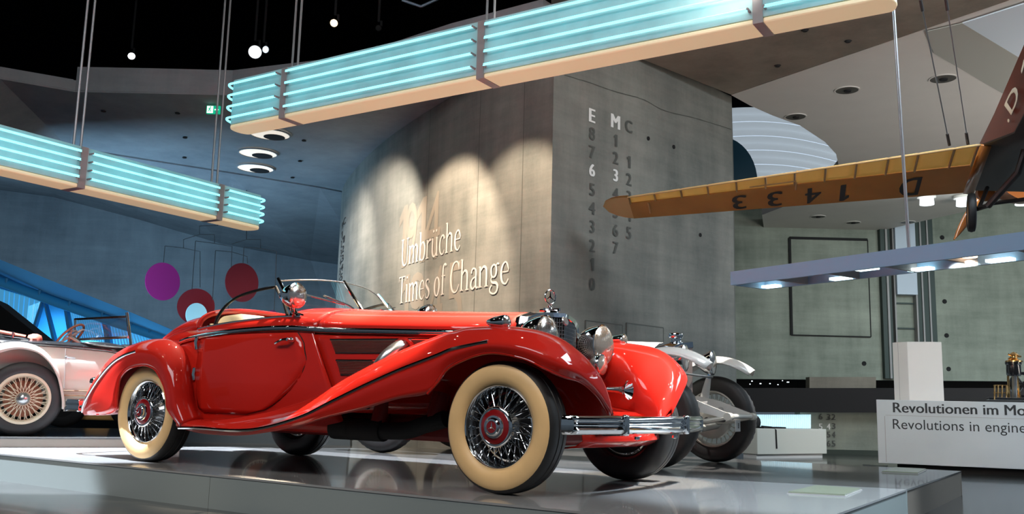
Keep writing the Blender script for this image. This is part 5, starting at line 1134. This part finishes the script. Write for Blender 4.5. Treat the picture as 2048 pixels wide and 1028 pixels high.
# front bumper, aprons, chassis
def bump_pt(y, off=0): return V((2.245 - .095 * (abs(y) / .86) ** 2.2 + off, y, 0))
ys = [-.875 + 1.75 * i / 40 for i in range(41)]
fb = MB()
rows = []
for y in ys:
    p = bump_pt(y); rows.append([p + V((-.02, 0, .348)), p + V((0, 0, .350)), p + V((.016, 0, .362)), p + V((.018, 0, .375)), p + V((.006, 0, .388)), p + V((.004, 0, .396)), p + V((.012, 0, .402)), p + V((.010, 0, .410)), p + V((.004, 0, .416)), p + V((.016, 0, .428)), p + V((.014, 0, .442)), p + V((0, 0, .452)), p + V((-.02, 0, .454))])
bar = fb.grid(rows).build('front_bumper', M_CHROME, car, solid=.006, ang=50)
for s in (-1, 1):
    MB().tube([bump_pt(s * .862) + V((.006, 0, .401)), bump_pt(s * .875) + V((-.012, s * .006, .401)), bump_pt(s * .875) + V((-.05, s * .002, .401))], .052, 12, flat=.24).build('bumper_return', M_CHROME, bar)
    MB().box(bump_pt(s * .42) + V((.012, 0, .400)), (.035, .045, .118)).build('overrider', M_CHROME, bar, bevel=.01)
    MB().tube([bump_pt(s * .42) + V((-.01, 0, .36)), (2.0, s * .40, .35), (1.7, s * .38, .36)], .02, 8).build('bumper_iron', M_BLACK, bar)
    MB().lathe([(0, 0), (.016, 0), (.018, .015), (0, .022)], bump_pt(s * .26) + V((-.01, 0, .335)), (0, 0, -1), 12).build('bumper_bolt', M_CHROME, bar)
    MB().tube([(2.02, s * .33, .39), (1.2, s * .36, .40), (0, s * .38, .34), (-1.2, s * .40, .36)], .045, 8).build('chassis_rail', M_REDIN, car)
ap = MB().grid([[V((2.10 - .10 * (abs(y) / .5) ** 2, y, .36)) for y in [-.5 + i / 10 for i in range(11)]], [V((2.11 - .10 * (abs(y) / .5) ** 2, y, .30)) for y in [-.5 + i / 10 for i in range(11)]], [V((2.06 - .10 * (abs(y) / .5) ** 2, y, .265)) for y in [-.5 + i / 10 for i in range(11)]], [V((1.85, y, .25)) for y in [-.5 + i / 10 for i in range(11)]]]).build('front_apron', M_RED, car, solid=.01)
MB().grid([[V((1.70, y, .50)) for y in (-.40, 0, .40)], [V((1.9, y, .47)) for y in (-.38, 0, .38)], [V((2.03, y, .42)) for y in (-.36, 0, .36)], [V((2.08, y, .36)) for y in (-.36, 0, .36)]]).build('dumb_iron_cover', M_RED, car, solid=.01)
MB().box((.35, 0, .335), (2.7, 1.02, .16)).build('underbody', M_REDIN, car, bevel=.03)
MB().grid([[V((x, s * .5, z)) for x in (1.05, .4, -.1)] for s, z in ((-1, .40), (-1, .27))]).build('sill_plate', M_REDIN, car, solid=.01)
MB().box((-1.75, 0, .40), (1.7, .9, .22)).build('rear_underbody', M_DARK, car, bevel=.04)
MB().tube(cr([(1.05, -.56, .40), (.9, -.58, .36), (.72, -.58, .315), (.3, -.57, .31), (.22, -.57, .32)], 24), [.055] * 18 + [.075] * 6, 12).build('exhaust_muffler', M_DARK, car)
MB().tube([(.55, -.57, .31), (.1, -.57, .31)], .072, 14).build('exhaust_silencer', M_DARK, car)
for x in (.52, .98): MB().tube([(x, -.52, .56), (x - .02, -.565, .36)], .06, 10).build('exhaust_downpipe', M_REDIN, car)
for s in (-1, 1):
    MB().tube([(1.645, s * .2, .34), (1.645, s * .68, WR)], .035, 8).build('front_arm', M_DARK, car); MB().tube([(-1.645, s * .1, .38), (-1.645, s * .68, WR)], .05, 8).build('half_axle', M_DARK, car)
    MB().grid([[V((-1.645 + .42 * cos(a), s * y, WR - .02 + .38 * sin(a))) for a in [pi * i / 16 for i in range(17)]] for y in (.40, .56)]).build('wheel_house', M_DARK, car, solid=.01)
# rear bumper and tail lamp
rbp = cr([(-2.62, -.80, .40), (-2.78, -.80, .40), (-2.87, -.775, .40), (-2.93, -.70, .40), (-2.99, -.4, .40), (-3.0, 0, .40), (-2.99, .4, .40), (-2.93, .70, .40), (-2.87, .775, .40), (-2.78, .80, .40), (-2.62, .80, .40)], 60)
rb = MB().grid([[q + V((-o, 0, h)) if abs(q.y) < .74 else q + V((0, (1 if q.y > 0 else -1) * o, h)) for o, h in ((-.008, -.052), (.002, -.05), (.008, -.03), (.002, -.004), (.002, .004), (.008, .03), (.002, .05), (-.008, .052))] for q in rbp]).build('rear_bumper', M_CHROME, car, solid=.006, ang=60)
tl = MB().lathe([(0, -.03), (.03, -.02), (.036, 0), (.03, .02), (0, .026)], (-2.50, -.76, .60), (-1, -.2, .1), 16).build('tail_lamp', M_CHROME, car)
# ------------------------------------------------------------------ white racing car (local frame: front axle centre on the ground, x forward)
RZ = radians(6)
rc = thing('white_racing_car', 'white open racing car with cycle wings standing behind the red roadster', 'car', (1.315, 2.74, 0), RZ)
RR = .41
def racer_wheel(parent, nm, x, y, out, st=0):
    g = radians(st); ax = V((-sin(g) * out, cos(g) * out, 0)); c = V((x, y, RR)); n = 84
    prof = [(.262, -.07), (.30, -.083), (.345, -.088), (.375, -.084), (.395, -.07), (.402, -.045), (.408, -.03), (.410, -.012), (.410, .012), (.408, .03), (.402, .045), (.395, .07), (.375, .084), (.345, .088), (.30, .083), (.262, .07)]
    mb = MB(); rows = []
    xx, zz_ = V((cos(g), sin(g), 0)), V((0, 0, 1))
    for j in range(n):
        a = 2 * pi * j / n; r_ = []
        for k, (r, h) in enumerate(prof):
            if 3 <= k <= 12: r -= (.006 if (j + (1 if k < 8 else 0)) % 2 and k in (3, 4, 5, 10, 11, 12) else 0) + (.003 if k in (6, 9) else 0)
            r_.append(c + (xx * cos(a) + zz_ * sin(a)) * r + ax * h)
        rows.append(r_)
    ty = mb.grid(rows, cu=True).build(nm, M_TYRE, parent, ang=50)
    MB().lathe([(.264, .07), (.268, .078), (.255, .08), (.24, .05), (.235, 0), (.24, -.05), (.255, -.08), (.268, -.078), (.264, -.07)], c, ax, 48).build('rim', M_CREAM, ty, ang=50)
    sp = MB()
    def pol(r, a, h): return c + (xx * cos(a) + zz_ * sin(a)) * r + ax * h
    for k in range(28):
        a = 2 * pi * k / 28
        sp.tube([pol(.05, a + .35, .075), pol(.24, a, .02)], .0032, 5, caps=False); sp.tube([pol(.05, a - .35, .04), pol(.24, a + .1, -.02)], .0032, 5, caps=False)
    q = sp.build('wire_spokes', M_CREAM, ty); q['kind'] = 'stuff'
    MB().lathe([(0, -.10), (.15, -.10), (.19, -.085), (.19, -.03), (.05, -.02), (.05, .08), (.03, .10), (0, .11)], c, ax, 36).build('brake_drum', M_CREAM, ty, ang=40)
    return ty
for nm, x, y, st in [('front_wheel', -.15, -.70, -9), ('front_wheel', -.03, .70, -9), ('rear_wheel', -2.94, -.70, 0), ('rear_wheel', -2.94, .70, 0)]: racer_wheel(rc, nm, x, y, -1 if y < 0 else 1, st)
def cyc_wing(x0, y, r, a0, a1, w_, lift=0):
    rows = []
    for i in range(33):
        a = lerp(a0, a1, i / 32); rr = r + lift * abs(i / 32 - .5); tp = min(1, (i + 2) / 5, (34 - i) / 5) ** .5
        rows.append([V((x0 + cos(a) * (rr + .07 * (1 - abs(b) ** 2.2)), y + b * w_ * tp, RR + sin(a) * (rr + .07 * (1 - abs(b) ** 2.2)))) for b in (-1, -.75, -.4, 0, .4, .75, 1)])
    return MB().grid(rows).build('cycle_wing', M_WHITE, rc, solid=.008, ang=60)
for s in (-1, 1):
    cyc_wing(-.02, s * .71, .535, radians(182), radians(51), .135)
    cyc_wing(-2.94, s * .71, .50, radians(170), radians(30), .13)
# bonnet, scuttle and body
def rsec(x, w_, zb_, zt, n=21, e=2.6): return [V((x, -w_ * (abs(cos(pi * j / (n - 1))) ** (2 / e)) * (1 if cos(pi * j / (n - 1)) > 0 else -1), zb_ + (zt - zb_) * sin(pi * j / (n - 1)) ** (2 / e))) for j in range(n)]
MB().grid([rsec(-.30, .26, .60, 1.10), rsec(-.8, .31, .58, 1.12), rsec(-1.45, .36, .55, 1.135), rsec(-1.75, .40, .50, 1.15)]).build('bonnet', M_WHITE, rc, solid=.01, ang=60)
MB().grid([rsec(-2.35, .44, .45, .98), rsec(-2.8, .44, .45, 1.02), rsec(-3.2, .36, .5, .95), rsec(-3.5, .2, .55, .75), rsec(-3.62, .06, .6, .66)]).build('tail', M_WHITE, rc, solid=.01, ang=60)
for s in (-1, 1):
    MB().grid([[V((-1.75, s * .41, z)) for z in (.42, .7, 1.0)], [V((-2.05, s * .43, z)) for z in (.42, .7, .86)], [V((-2.4, s * .445, z)) for z in (.42, .7, .92)]]).build('cockpit_side', M_WHITE, rc, solid=.015)
    MB().tube([(-3.6, s * .34, .52), (-1.6, s * .34, .50), (-.2, s * .36, .50), (.0, s * .38, .53)], .05, 8).build('chassis_rail', M_WHITE, rc)
    # pointed front spring horn and leaf spring
    hrn = MB().grid([[V((x, s * .40 + dy, z + dz)) for dy, dz in ((-.03, hh), (.03, hh), (.03, -hh), (-.03, -hh))] for x, z, hh in ((-.35, .55, .06), (-.1, .565, .055), (.12, .53, .045), (.30, .475, .032), (.40, .445, .026))], cv=True).build('spring_horn', M_WHITE, rc)
    MB().tube([(-.45, s * .40, .47), (-.2, s * .40, .40), (.02, s * .40, .375), (.22, s * .40, .40), (.40, s * .40, .44)], .024, 8, flat=1.4).build('leaf_spring', M_CREAM, rc)
    MB().lathe([(0, -.06), (.032, -.06), (.036, -.02), (.036, .02), (.032, .06), (0, .06)], (.405, s * .40, .442), (0, 1, 0), 14).build('spring_eye', M_CREAM, rc)
    MB().lathe([(0, -.05), (.025, -.05), (.025, .05), (0, .05)], (.12, s * .40, .50), (0, 1, 0), 12).build('spring_bolt', M_STEEL, rc)
    # headlamp on a tall white post
    pt_ = MB().tube([(-.06, s * .42, .56), (-.03, s * .42, .70), (.0, s * .42, .83)], [.045, .036, .02], 10, flat=.6).build('lamp_post', M_WHITE, rc)
    lc = V((.0, s * .42, .935)); lp = MB().lathe([(0, -.145), (.02, -.14), (.05, -.11), (.09, -.05), (.112, .0), (.118, .02), (.118, .035), (.104, .04)], lc, (1, 0, .0), 36).build('headlamp', M_CHROME, rc)
    MB().lathe([(.107, .038), (.07, .052), (0, .06)], lc, (1, 0, 0), 32).build('headlamp_lens', M_LENS, lp)
    MB().tube([lc + V((0, 0, -.11)), lc + V((0, 0, -.15))], .018, 8).build('lamp_neck', M_CHROME, lp)
MB().tube([(.40, -.42, .445), (.40, .42, .445)], .022, 10).build('front_tube', M_WHITE, rc)
MB().tube([(.02, -.44, .80), (.0, 0, .80), (.02, .44, .80)], .011, 8).build('lamp_bar', M_STEEL, rc)
MB().tube([(.05, -.62, .40), (.05, -.45, .35), (.05, 0, .33), (.05, .45, .35), (.05, .62, .40)], .035, 10).build('front_axle', M_CREAM, rc)
MB().tube([(-.12, -.6, .38), (-.12, .6, .38)], .014, 8).build('track_rod', M_STEEL, rc)
MB().tube([(.12, -.1, .41), (.16, .62, .40)], .02, 8).build('drag_link', M_DARK, rc)
pl8 = MB().box((.33, .16, .36), (.012, .15, .105)).build('number_plate', mat('pale_grey_plate', (.55, .57, .58), .5), rc, bevel=.003)
for k in range(3): MB().box((.338, .16 + (.0), .375 - .016 * k), (.003, .03, .010)).build('plate_mark', M_INK, pl8, smooth=False)
# pointed radiator with filler cap
def rrad(x0, kx, dz): return [V((x0 + kx * (1 - abs(y) / .26), y, z + dz)) for y, z in [(-.26, .5), (-.26, .95), (-.245, 1.04), (-.15, 1.08), (0, 1.105), (.15, 1.08), (.245, 1.04), (.26, .95), (.26, .5)]]
rs = MB().grid([rrad(-.31, .02, 0), rrad(-.22, .10, .015), rrad(-.16, .13, .0), rrad(-.155, .13, -.05)]).build('radiator_shell', mat('blue_chrome', (.62, .70, .80), .08, 1), rc, ang=40)
MB().grid([rrad(-.165, .13, -.04), [V((-.165 + .13 * (1 - abs(y) / .26), y, .5)) for y in (-.26, -.26, -.245, -.15, 0, .15, .245, .26, .26)]]).build('radiator_core', M_GRILLE, rs)
MB().lathe([(0, 0), (.05, 0), (.05, .035), (.065, .04), (.07, .06), (.065, .08), (.05, .088), (0, .092)], (-.19, 0, 1.10), (0, 0, 1), 24).build('filler_cap', M_CHROME, rs)
MB().lathe([(0, 0), (.03, .0), (.02, .03), (.0, .035)], (-.95, -.2, 1.09), (0, 0, 1), 10).build('bonnet_catch', M_CHROME, rc)
MB().tube([(-.98, -.21, 1.09), (-.98, -.21, 1.125), (-.94, -.21, 1.13)], .006, 6).build('bonnet_catch', M_CHROME, rc)
MB().box((-2.6, 0, .62), (.5, .7, .5)).build('seat', M_DARK, rc, bevel=.08)
MB().box((-1.3, 0, .42), (2.4, .7, .12)).build('undertray', M_DARK, rc, smooth=False)

# ------------------------------------------------------------------ cream open car on the side platform (local: rear axle centre on the ground)
CZ = radians(63)
cc = thing('cream_open_car', 'cream and black open tourer with cream wire wheels, cut by the left edge', 'car', (-4.677, -.156, .09), CZ)
CR = .345
def cream_wheel(nm, x, y, out):
    ax = V((0, out, 0)); c = V((x, y, CR)); xx, z = V((1, 0, 0)), V((0, 0, 1))
    ty = MB().lathe([(.215, -.06), (.25, -.078), (.29, -.08), (.325, -.068), (.342, -.045), (.345, 0), (.342, .045), (.325, .068), (.29, .08), (.25, .078), (.236, .072)], c, ax, 52).build(nm, M_TYRE, cc, ang=60)
    MB().lathe([(.238, .072), (.236, .080), (.215, .080), (.205, .06), (.198, .03), (.195, -.04), (.215, -.07)], c, ax, 52).build('rim', M_CREAMW, ty, ang=50)
    sp = MB()
    def pol(r, a, h): return c + (xx * cos(a) + z * sin(a)) * r + ax * h
    for k in range(22):
        a = 2 * pi * k / 22
        sp.tube([pol(.04, a + .5, .085), pol(.205, a, .055)], .0026, 5, caps=False); sp.tube([pol(.04, a - .5, .085), pol(.205, a + .14, .055)], .0026, 5, caps=False)
        sp.tube([pol(.05, a + .3, -.02), pol(.2, a + .07, .0)], .0035, 5, caps=False)
    q = sp.build('wire_spokes', M_CREAMW, ty); q['kind'] = 'stuff'
    MB().lathe([(.055, .07), (.058, .10), (.045, .115), (.03, .13), (.012, .135), (0, .135)], c, ax, 24).build('hub_nut', M_STEEL, ty)
    MB().lathe([(0, -.06), (.17, -.06), (.17, -.02), (0, -.01)], c, ax, 32).build('brake_drum', mat('rust_brown_drum', (.20, .07, .03), .6) if 'rust_brown_drum' not in MATS else MATS['rust_brown_drum'], ty)
M_CREAMW = mat('pale_cream_enamel', (.75, .68, .52), .35)
for nm, x, y in [('rear_wheel', -.03, -.70), ('rear_wheel', -.03, .70), ('front_wheel', 2.55, -.62), ('front_wheel', 2.55, .62)]: cream_wheel(nm, x, y, -1 if y < 0 else 1)
for s in (-1, 1):
    gu = [(-.75, .40), (-.62, .55), (-.45, .74), (-.27, .834), (-.105, .861), (.045, .829), (.16, .742), (.25, .602), (.312, .39), (.33, .27)]
    gl = [(-.66, .33), (-.52, .45), (-.40, .57), (-.25, .672), (-.10, .735), (.05, .710), (.15, .62), (.222, .50), (.262, .36), (.275, .24)]
    rows_ = loft([[(x * .86 - .01, s * .52, z - .02) for x, z in gl], [(x, s * .60, z) for x, z in gu], [(x, s * .72, z + .012) for x, z in gu], [(x, s * .80, z - .012) for x, z in gu], [(lerp(a[0], b[0], .45), s * .815, lerp(a[1], b[1], .45)) for a, b in zip(gu, gl)]], 44, 12)
    wg = MB().grid(rows_).build('rear_wing', M_CREAM, cc, solid=.008, ang=60)
    MB().grid([[V((x, s * y, z)) for x, z in [(a[0] * .9, a[1]) for a in gl]] for y in (.60, .50)]).build('wing_lining', M_TAN, wg, solid=.006)
    # running board flows forward
    MB().grid([[V((x, s * y, z)) for y, z in ((.58, .285), (.70, .28), (.79, .27), (.80, .24))] for x in (.32, 1.0, 1.9)]).build('running_board', M_CREAM, cc, solid=.015)
    # body side with black upper panel
    sd_ = MB().grid([[V((x, s * y, z)) for y, z in zip((.52, .60, .615, .615, .60), (.30, .40, .56, .70, zt))] for x, zt in ((-.75, .70), (-.4, .80), (.0, .85), (.4, .845), (.8, .815), (1.3, .83), (1.8, .84))]).build('body_side', M_CREAM, cc, solid=.015, ang=60)
    MB().grid([[V((x, s * y, z)) for y, z in zip((.606, .612, .60, .56), (zb_, zb_ + .02, zt - .02, zt))] for x, zb_, zt in ((-.8, .80, .90), (-.2, .845, .905), (.1, .85, .905), (.4, .84, .90), (.65, .825, .895), (.86, .80, .865))]).build('waist_panel', M_BLACK, cc, solid=.02, ang=60)
    rw_ = []
    for i in range(13):
        f = i / 12; wv = .07 * sin(pi * f) ** .6 + .002
        rw_.append([V((.42 + .46 * f, s * (.56 + .075 * cos(a) * sin(pi * f) ** .5), .90 - .03 * f + wv * .45 * sin(a))) for a in [2 * pi * j / 10 for j in range(10)]])
    MB().grid(rw_, cv=True).build('cowl_bulge', M_BLACK, cc, ang=60)
    MB().tube([(.30, s * .623, .43), (1.8, s * .623, .43)], .006, 6).build('side_line', mat('brown_coachline', (.16, .09, .05), .5) if 'brown_coachline' not in MATS else MATS['brown_coachline'], sd_)
    MB().tube([(.30, s * .623, .385), (1.8, s * .623, .385)], .008, 6).build('side_line', MATS['brown_coachline'], sd_)
    for x, z0, z1 in ((.315, .45, .84),): MB().tube([(x, s * .622, z0), (x - .02, s * .617, z1)], .003, 5).build('door_gap', M_NFRAME, sd_)
    hd2 = MB().lathe([(0, 0), (.02, 0), (.014, .02), (.014, .05), (0, .055)], (.31, s * .618, .748), (0, s, 0), 12).build('door_handle', M_STEEL, sd_)
    MB().tube([(.31, s * .665, .748), (.37, s * .668, .745), (.385, s * .668, .743)], .009, 8).build('handle_lever', M_STEEL, hd2)
MB().grid([rsec(.86, .58, .55, .93), rsec(1.3, .5, .55, .95), rsec(2.0, .36, .55, .93), rsec(2.4, .30, .55, .92)]).build('bonnet', M_CREAM, cc, solid=.01, ang=60)
MB().grid([[V((x, y, z)) for y in (-.58, -.3, 0, .3, .58)] for x, z in ((-.8, .55), (-.75, .84), (-.35, .90), (-.12, .90), (-.1, .6))]).build('tail_deck', M_BLACK, cc, solid=.015)
for y in (-.3, .3): MB().box((.02, y, .80), (.14, .5, .34)).build('seat_back', mat('red_brown_leather', (.35, .09, .06), .45) if 'red_brown_leather' not in MATS else MATS['red_brown_leather'], cc, bevel=.05)
MB().box((.35, 0, .60), (.7, 1.1, .14)).build('seat_cushion', MATS['red_brown_leather'], cc, bevel=.04)
MB().box((.4, 0, .36), (2.6, 1.02, .14)).build('underbody', M_DARK, cc, smooth=False)
# folded hood irons and luggage rail at the tail
for k in range(3): MB().tube([(-.42, -.52 + .02 * k, .955 - .025 * k), (-.10, -.53 + .02 * k, .925 - .022 * k), (.03, -.53, .905 - .012 * k)], .012, 8).build('hood_iron', M_CHROME, cc)
MB().grid([[V((x, y, z)) for y in (-.5, -.25, 0, .25, .5)] for x, z in ((-.75, .90), (-.72, 1.0), (-.38, 1.02), (-.30, .93))]).build('folded_hood', M_BLACK, cc, solid=.04)
MB().tube([(-.17, -.53, .92), (-.17, -.53, .975)], .012, 8).build('hood_knob', M_CHROME, cc)
MB().tube([(-.36, -.51, .985), (-.06, -.52, .935)], .017, 8).build('hood_strap', MATS['red_brown_leather'], cc)
# windscreen
wf_ = MB().tube([(.44, .50, .90), (.415, .50, 1.207)], .012, 8).build('screen_post', M_CHROME, cc)
MB().tube([(.905, -.50, .86), (.83, -.50, 1.235)], .015, 8).build('screen_post', M_CHROME, cc)
MB().tube([(.83, -.50, 1.193), (.415, .50, 1.205)], .012, 8).build('screen_top', M_BLACK, cc)
MB().tube([(.86, -.50, .985), (.46, .50, .985)], .014, 8).build('screen_lower_rail', M_STEEL, cc)
MB().add([(.83, -.50, 1.193), (.415, .50, 1.205), (.46, .50, .985), (.86, -.50, .985)], [[0, 1, 2, 3]]).build('screen_glass', M_GLASS, cc, smooth=False)
# steering wheel
sc2 = V((.37, .3, 1.0)); nx = V((-.80, .0, .60)).normalized(); ex = V((0, 1, 0)); ey = nx.cross(ex)
R2 = .17
sw2 = MB().tube([sc2 + (ex * cos(a) * .62 + V((1, 0, 0)) * 0 + ey * sin(a)) * R2 + V((.085 * cos(a), 0, 0)) for a in [2 * pi * i / 32 for i in range(32)]], .013, 8, closed=True).build('steering_wheel', mat('wooden_rim', (.35, .15, .10), .35, 0, .5), cc)
for k in range(4):
    a = pi / 4 + k * pi / 2; MB().tube([sc2, sc2 + (ex * cos(a) * .62 + ey * sin(a)) * R2 + V((.085 * cos(a), 0, 0))], .013, 8).build('wheel_spoke', M_WHITE, sw2)
MB().tube([sc2 + (ex * cos(a) * .62 + ey * sin(a)) * R2 * .5 + V((.0425 * cos(a), 0, 0)) for a in [2 * pi * i / 24 for i in range(24)]], .010, 8, closed=True).build('wheel_inner_ring', M_WHITE, sw2)
MB().tube([sc2, sc2 + V((.5, 0, -.28))], .02, 8).build('steering_column', M_STEEL, cc)
# distant car glimpsed between the tails: two dark tyres and a varnished sill
dc_o = onz(172, 856, 0.0); dc = thing('distant_car', 'dark car far behind, only its tyres and varnished wooden sill showing under the red tail', 'car', dc_o, radians(35))
for x, y in ((-.35, 0), (.62, .1)):
    t_ = MB().lathe([(.20, -.07), (.30, -.075), (.34, -.04), (.345, 0), (.34, .04), (.30, .075), (.2, .07)], (x, y, .345), (0, 1, 0), 36).build('tyre', M_TYRE, dc, ang=60)
    MB().lathe([(0, -.05), (.21, -.05), (.21, .05), (0, .06)], (x, y, .345), (0, 1, 0), 28).build('wheel_disc', M_DARK, t_)
MB().box((.2, .35, .22), (1.4, .5, .22)).build('wooden_sill', mat('varnished_ash', (.75, .42, .14), .35, 0, .4), dc, bevel=.03)
MB().box((.2, .35, .46), (1.9, .9, .26)).build('body', M_DARK, dc, bevel=.1)
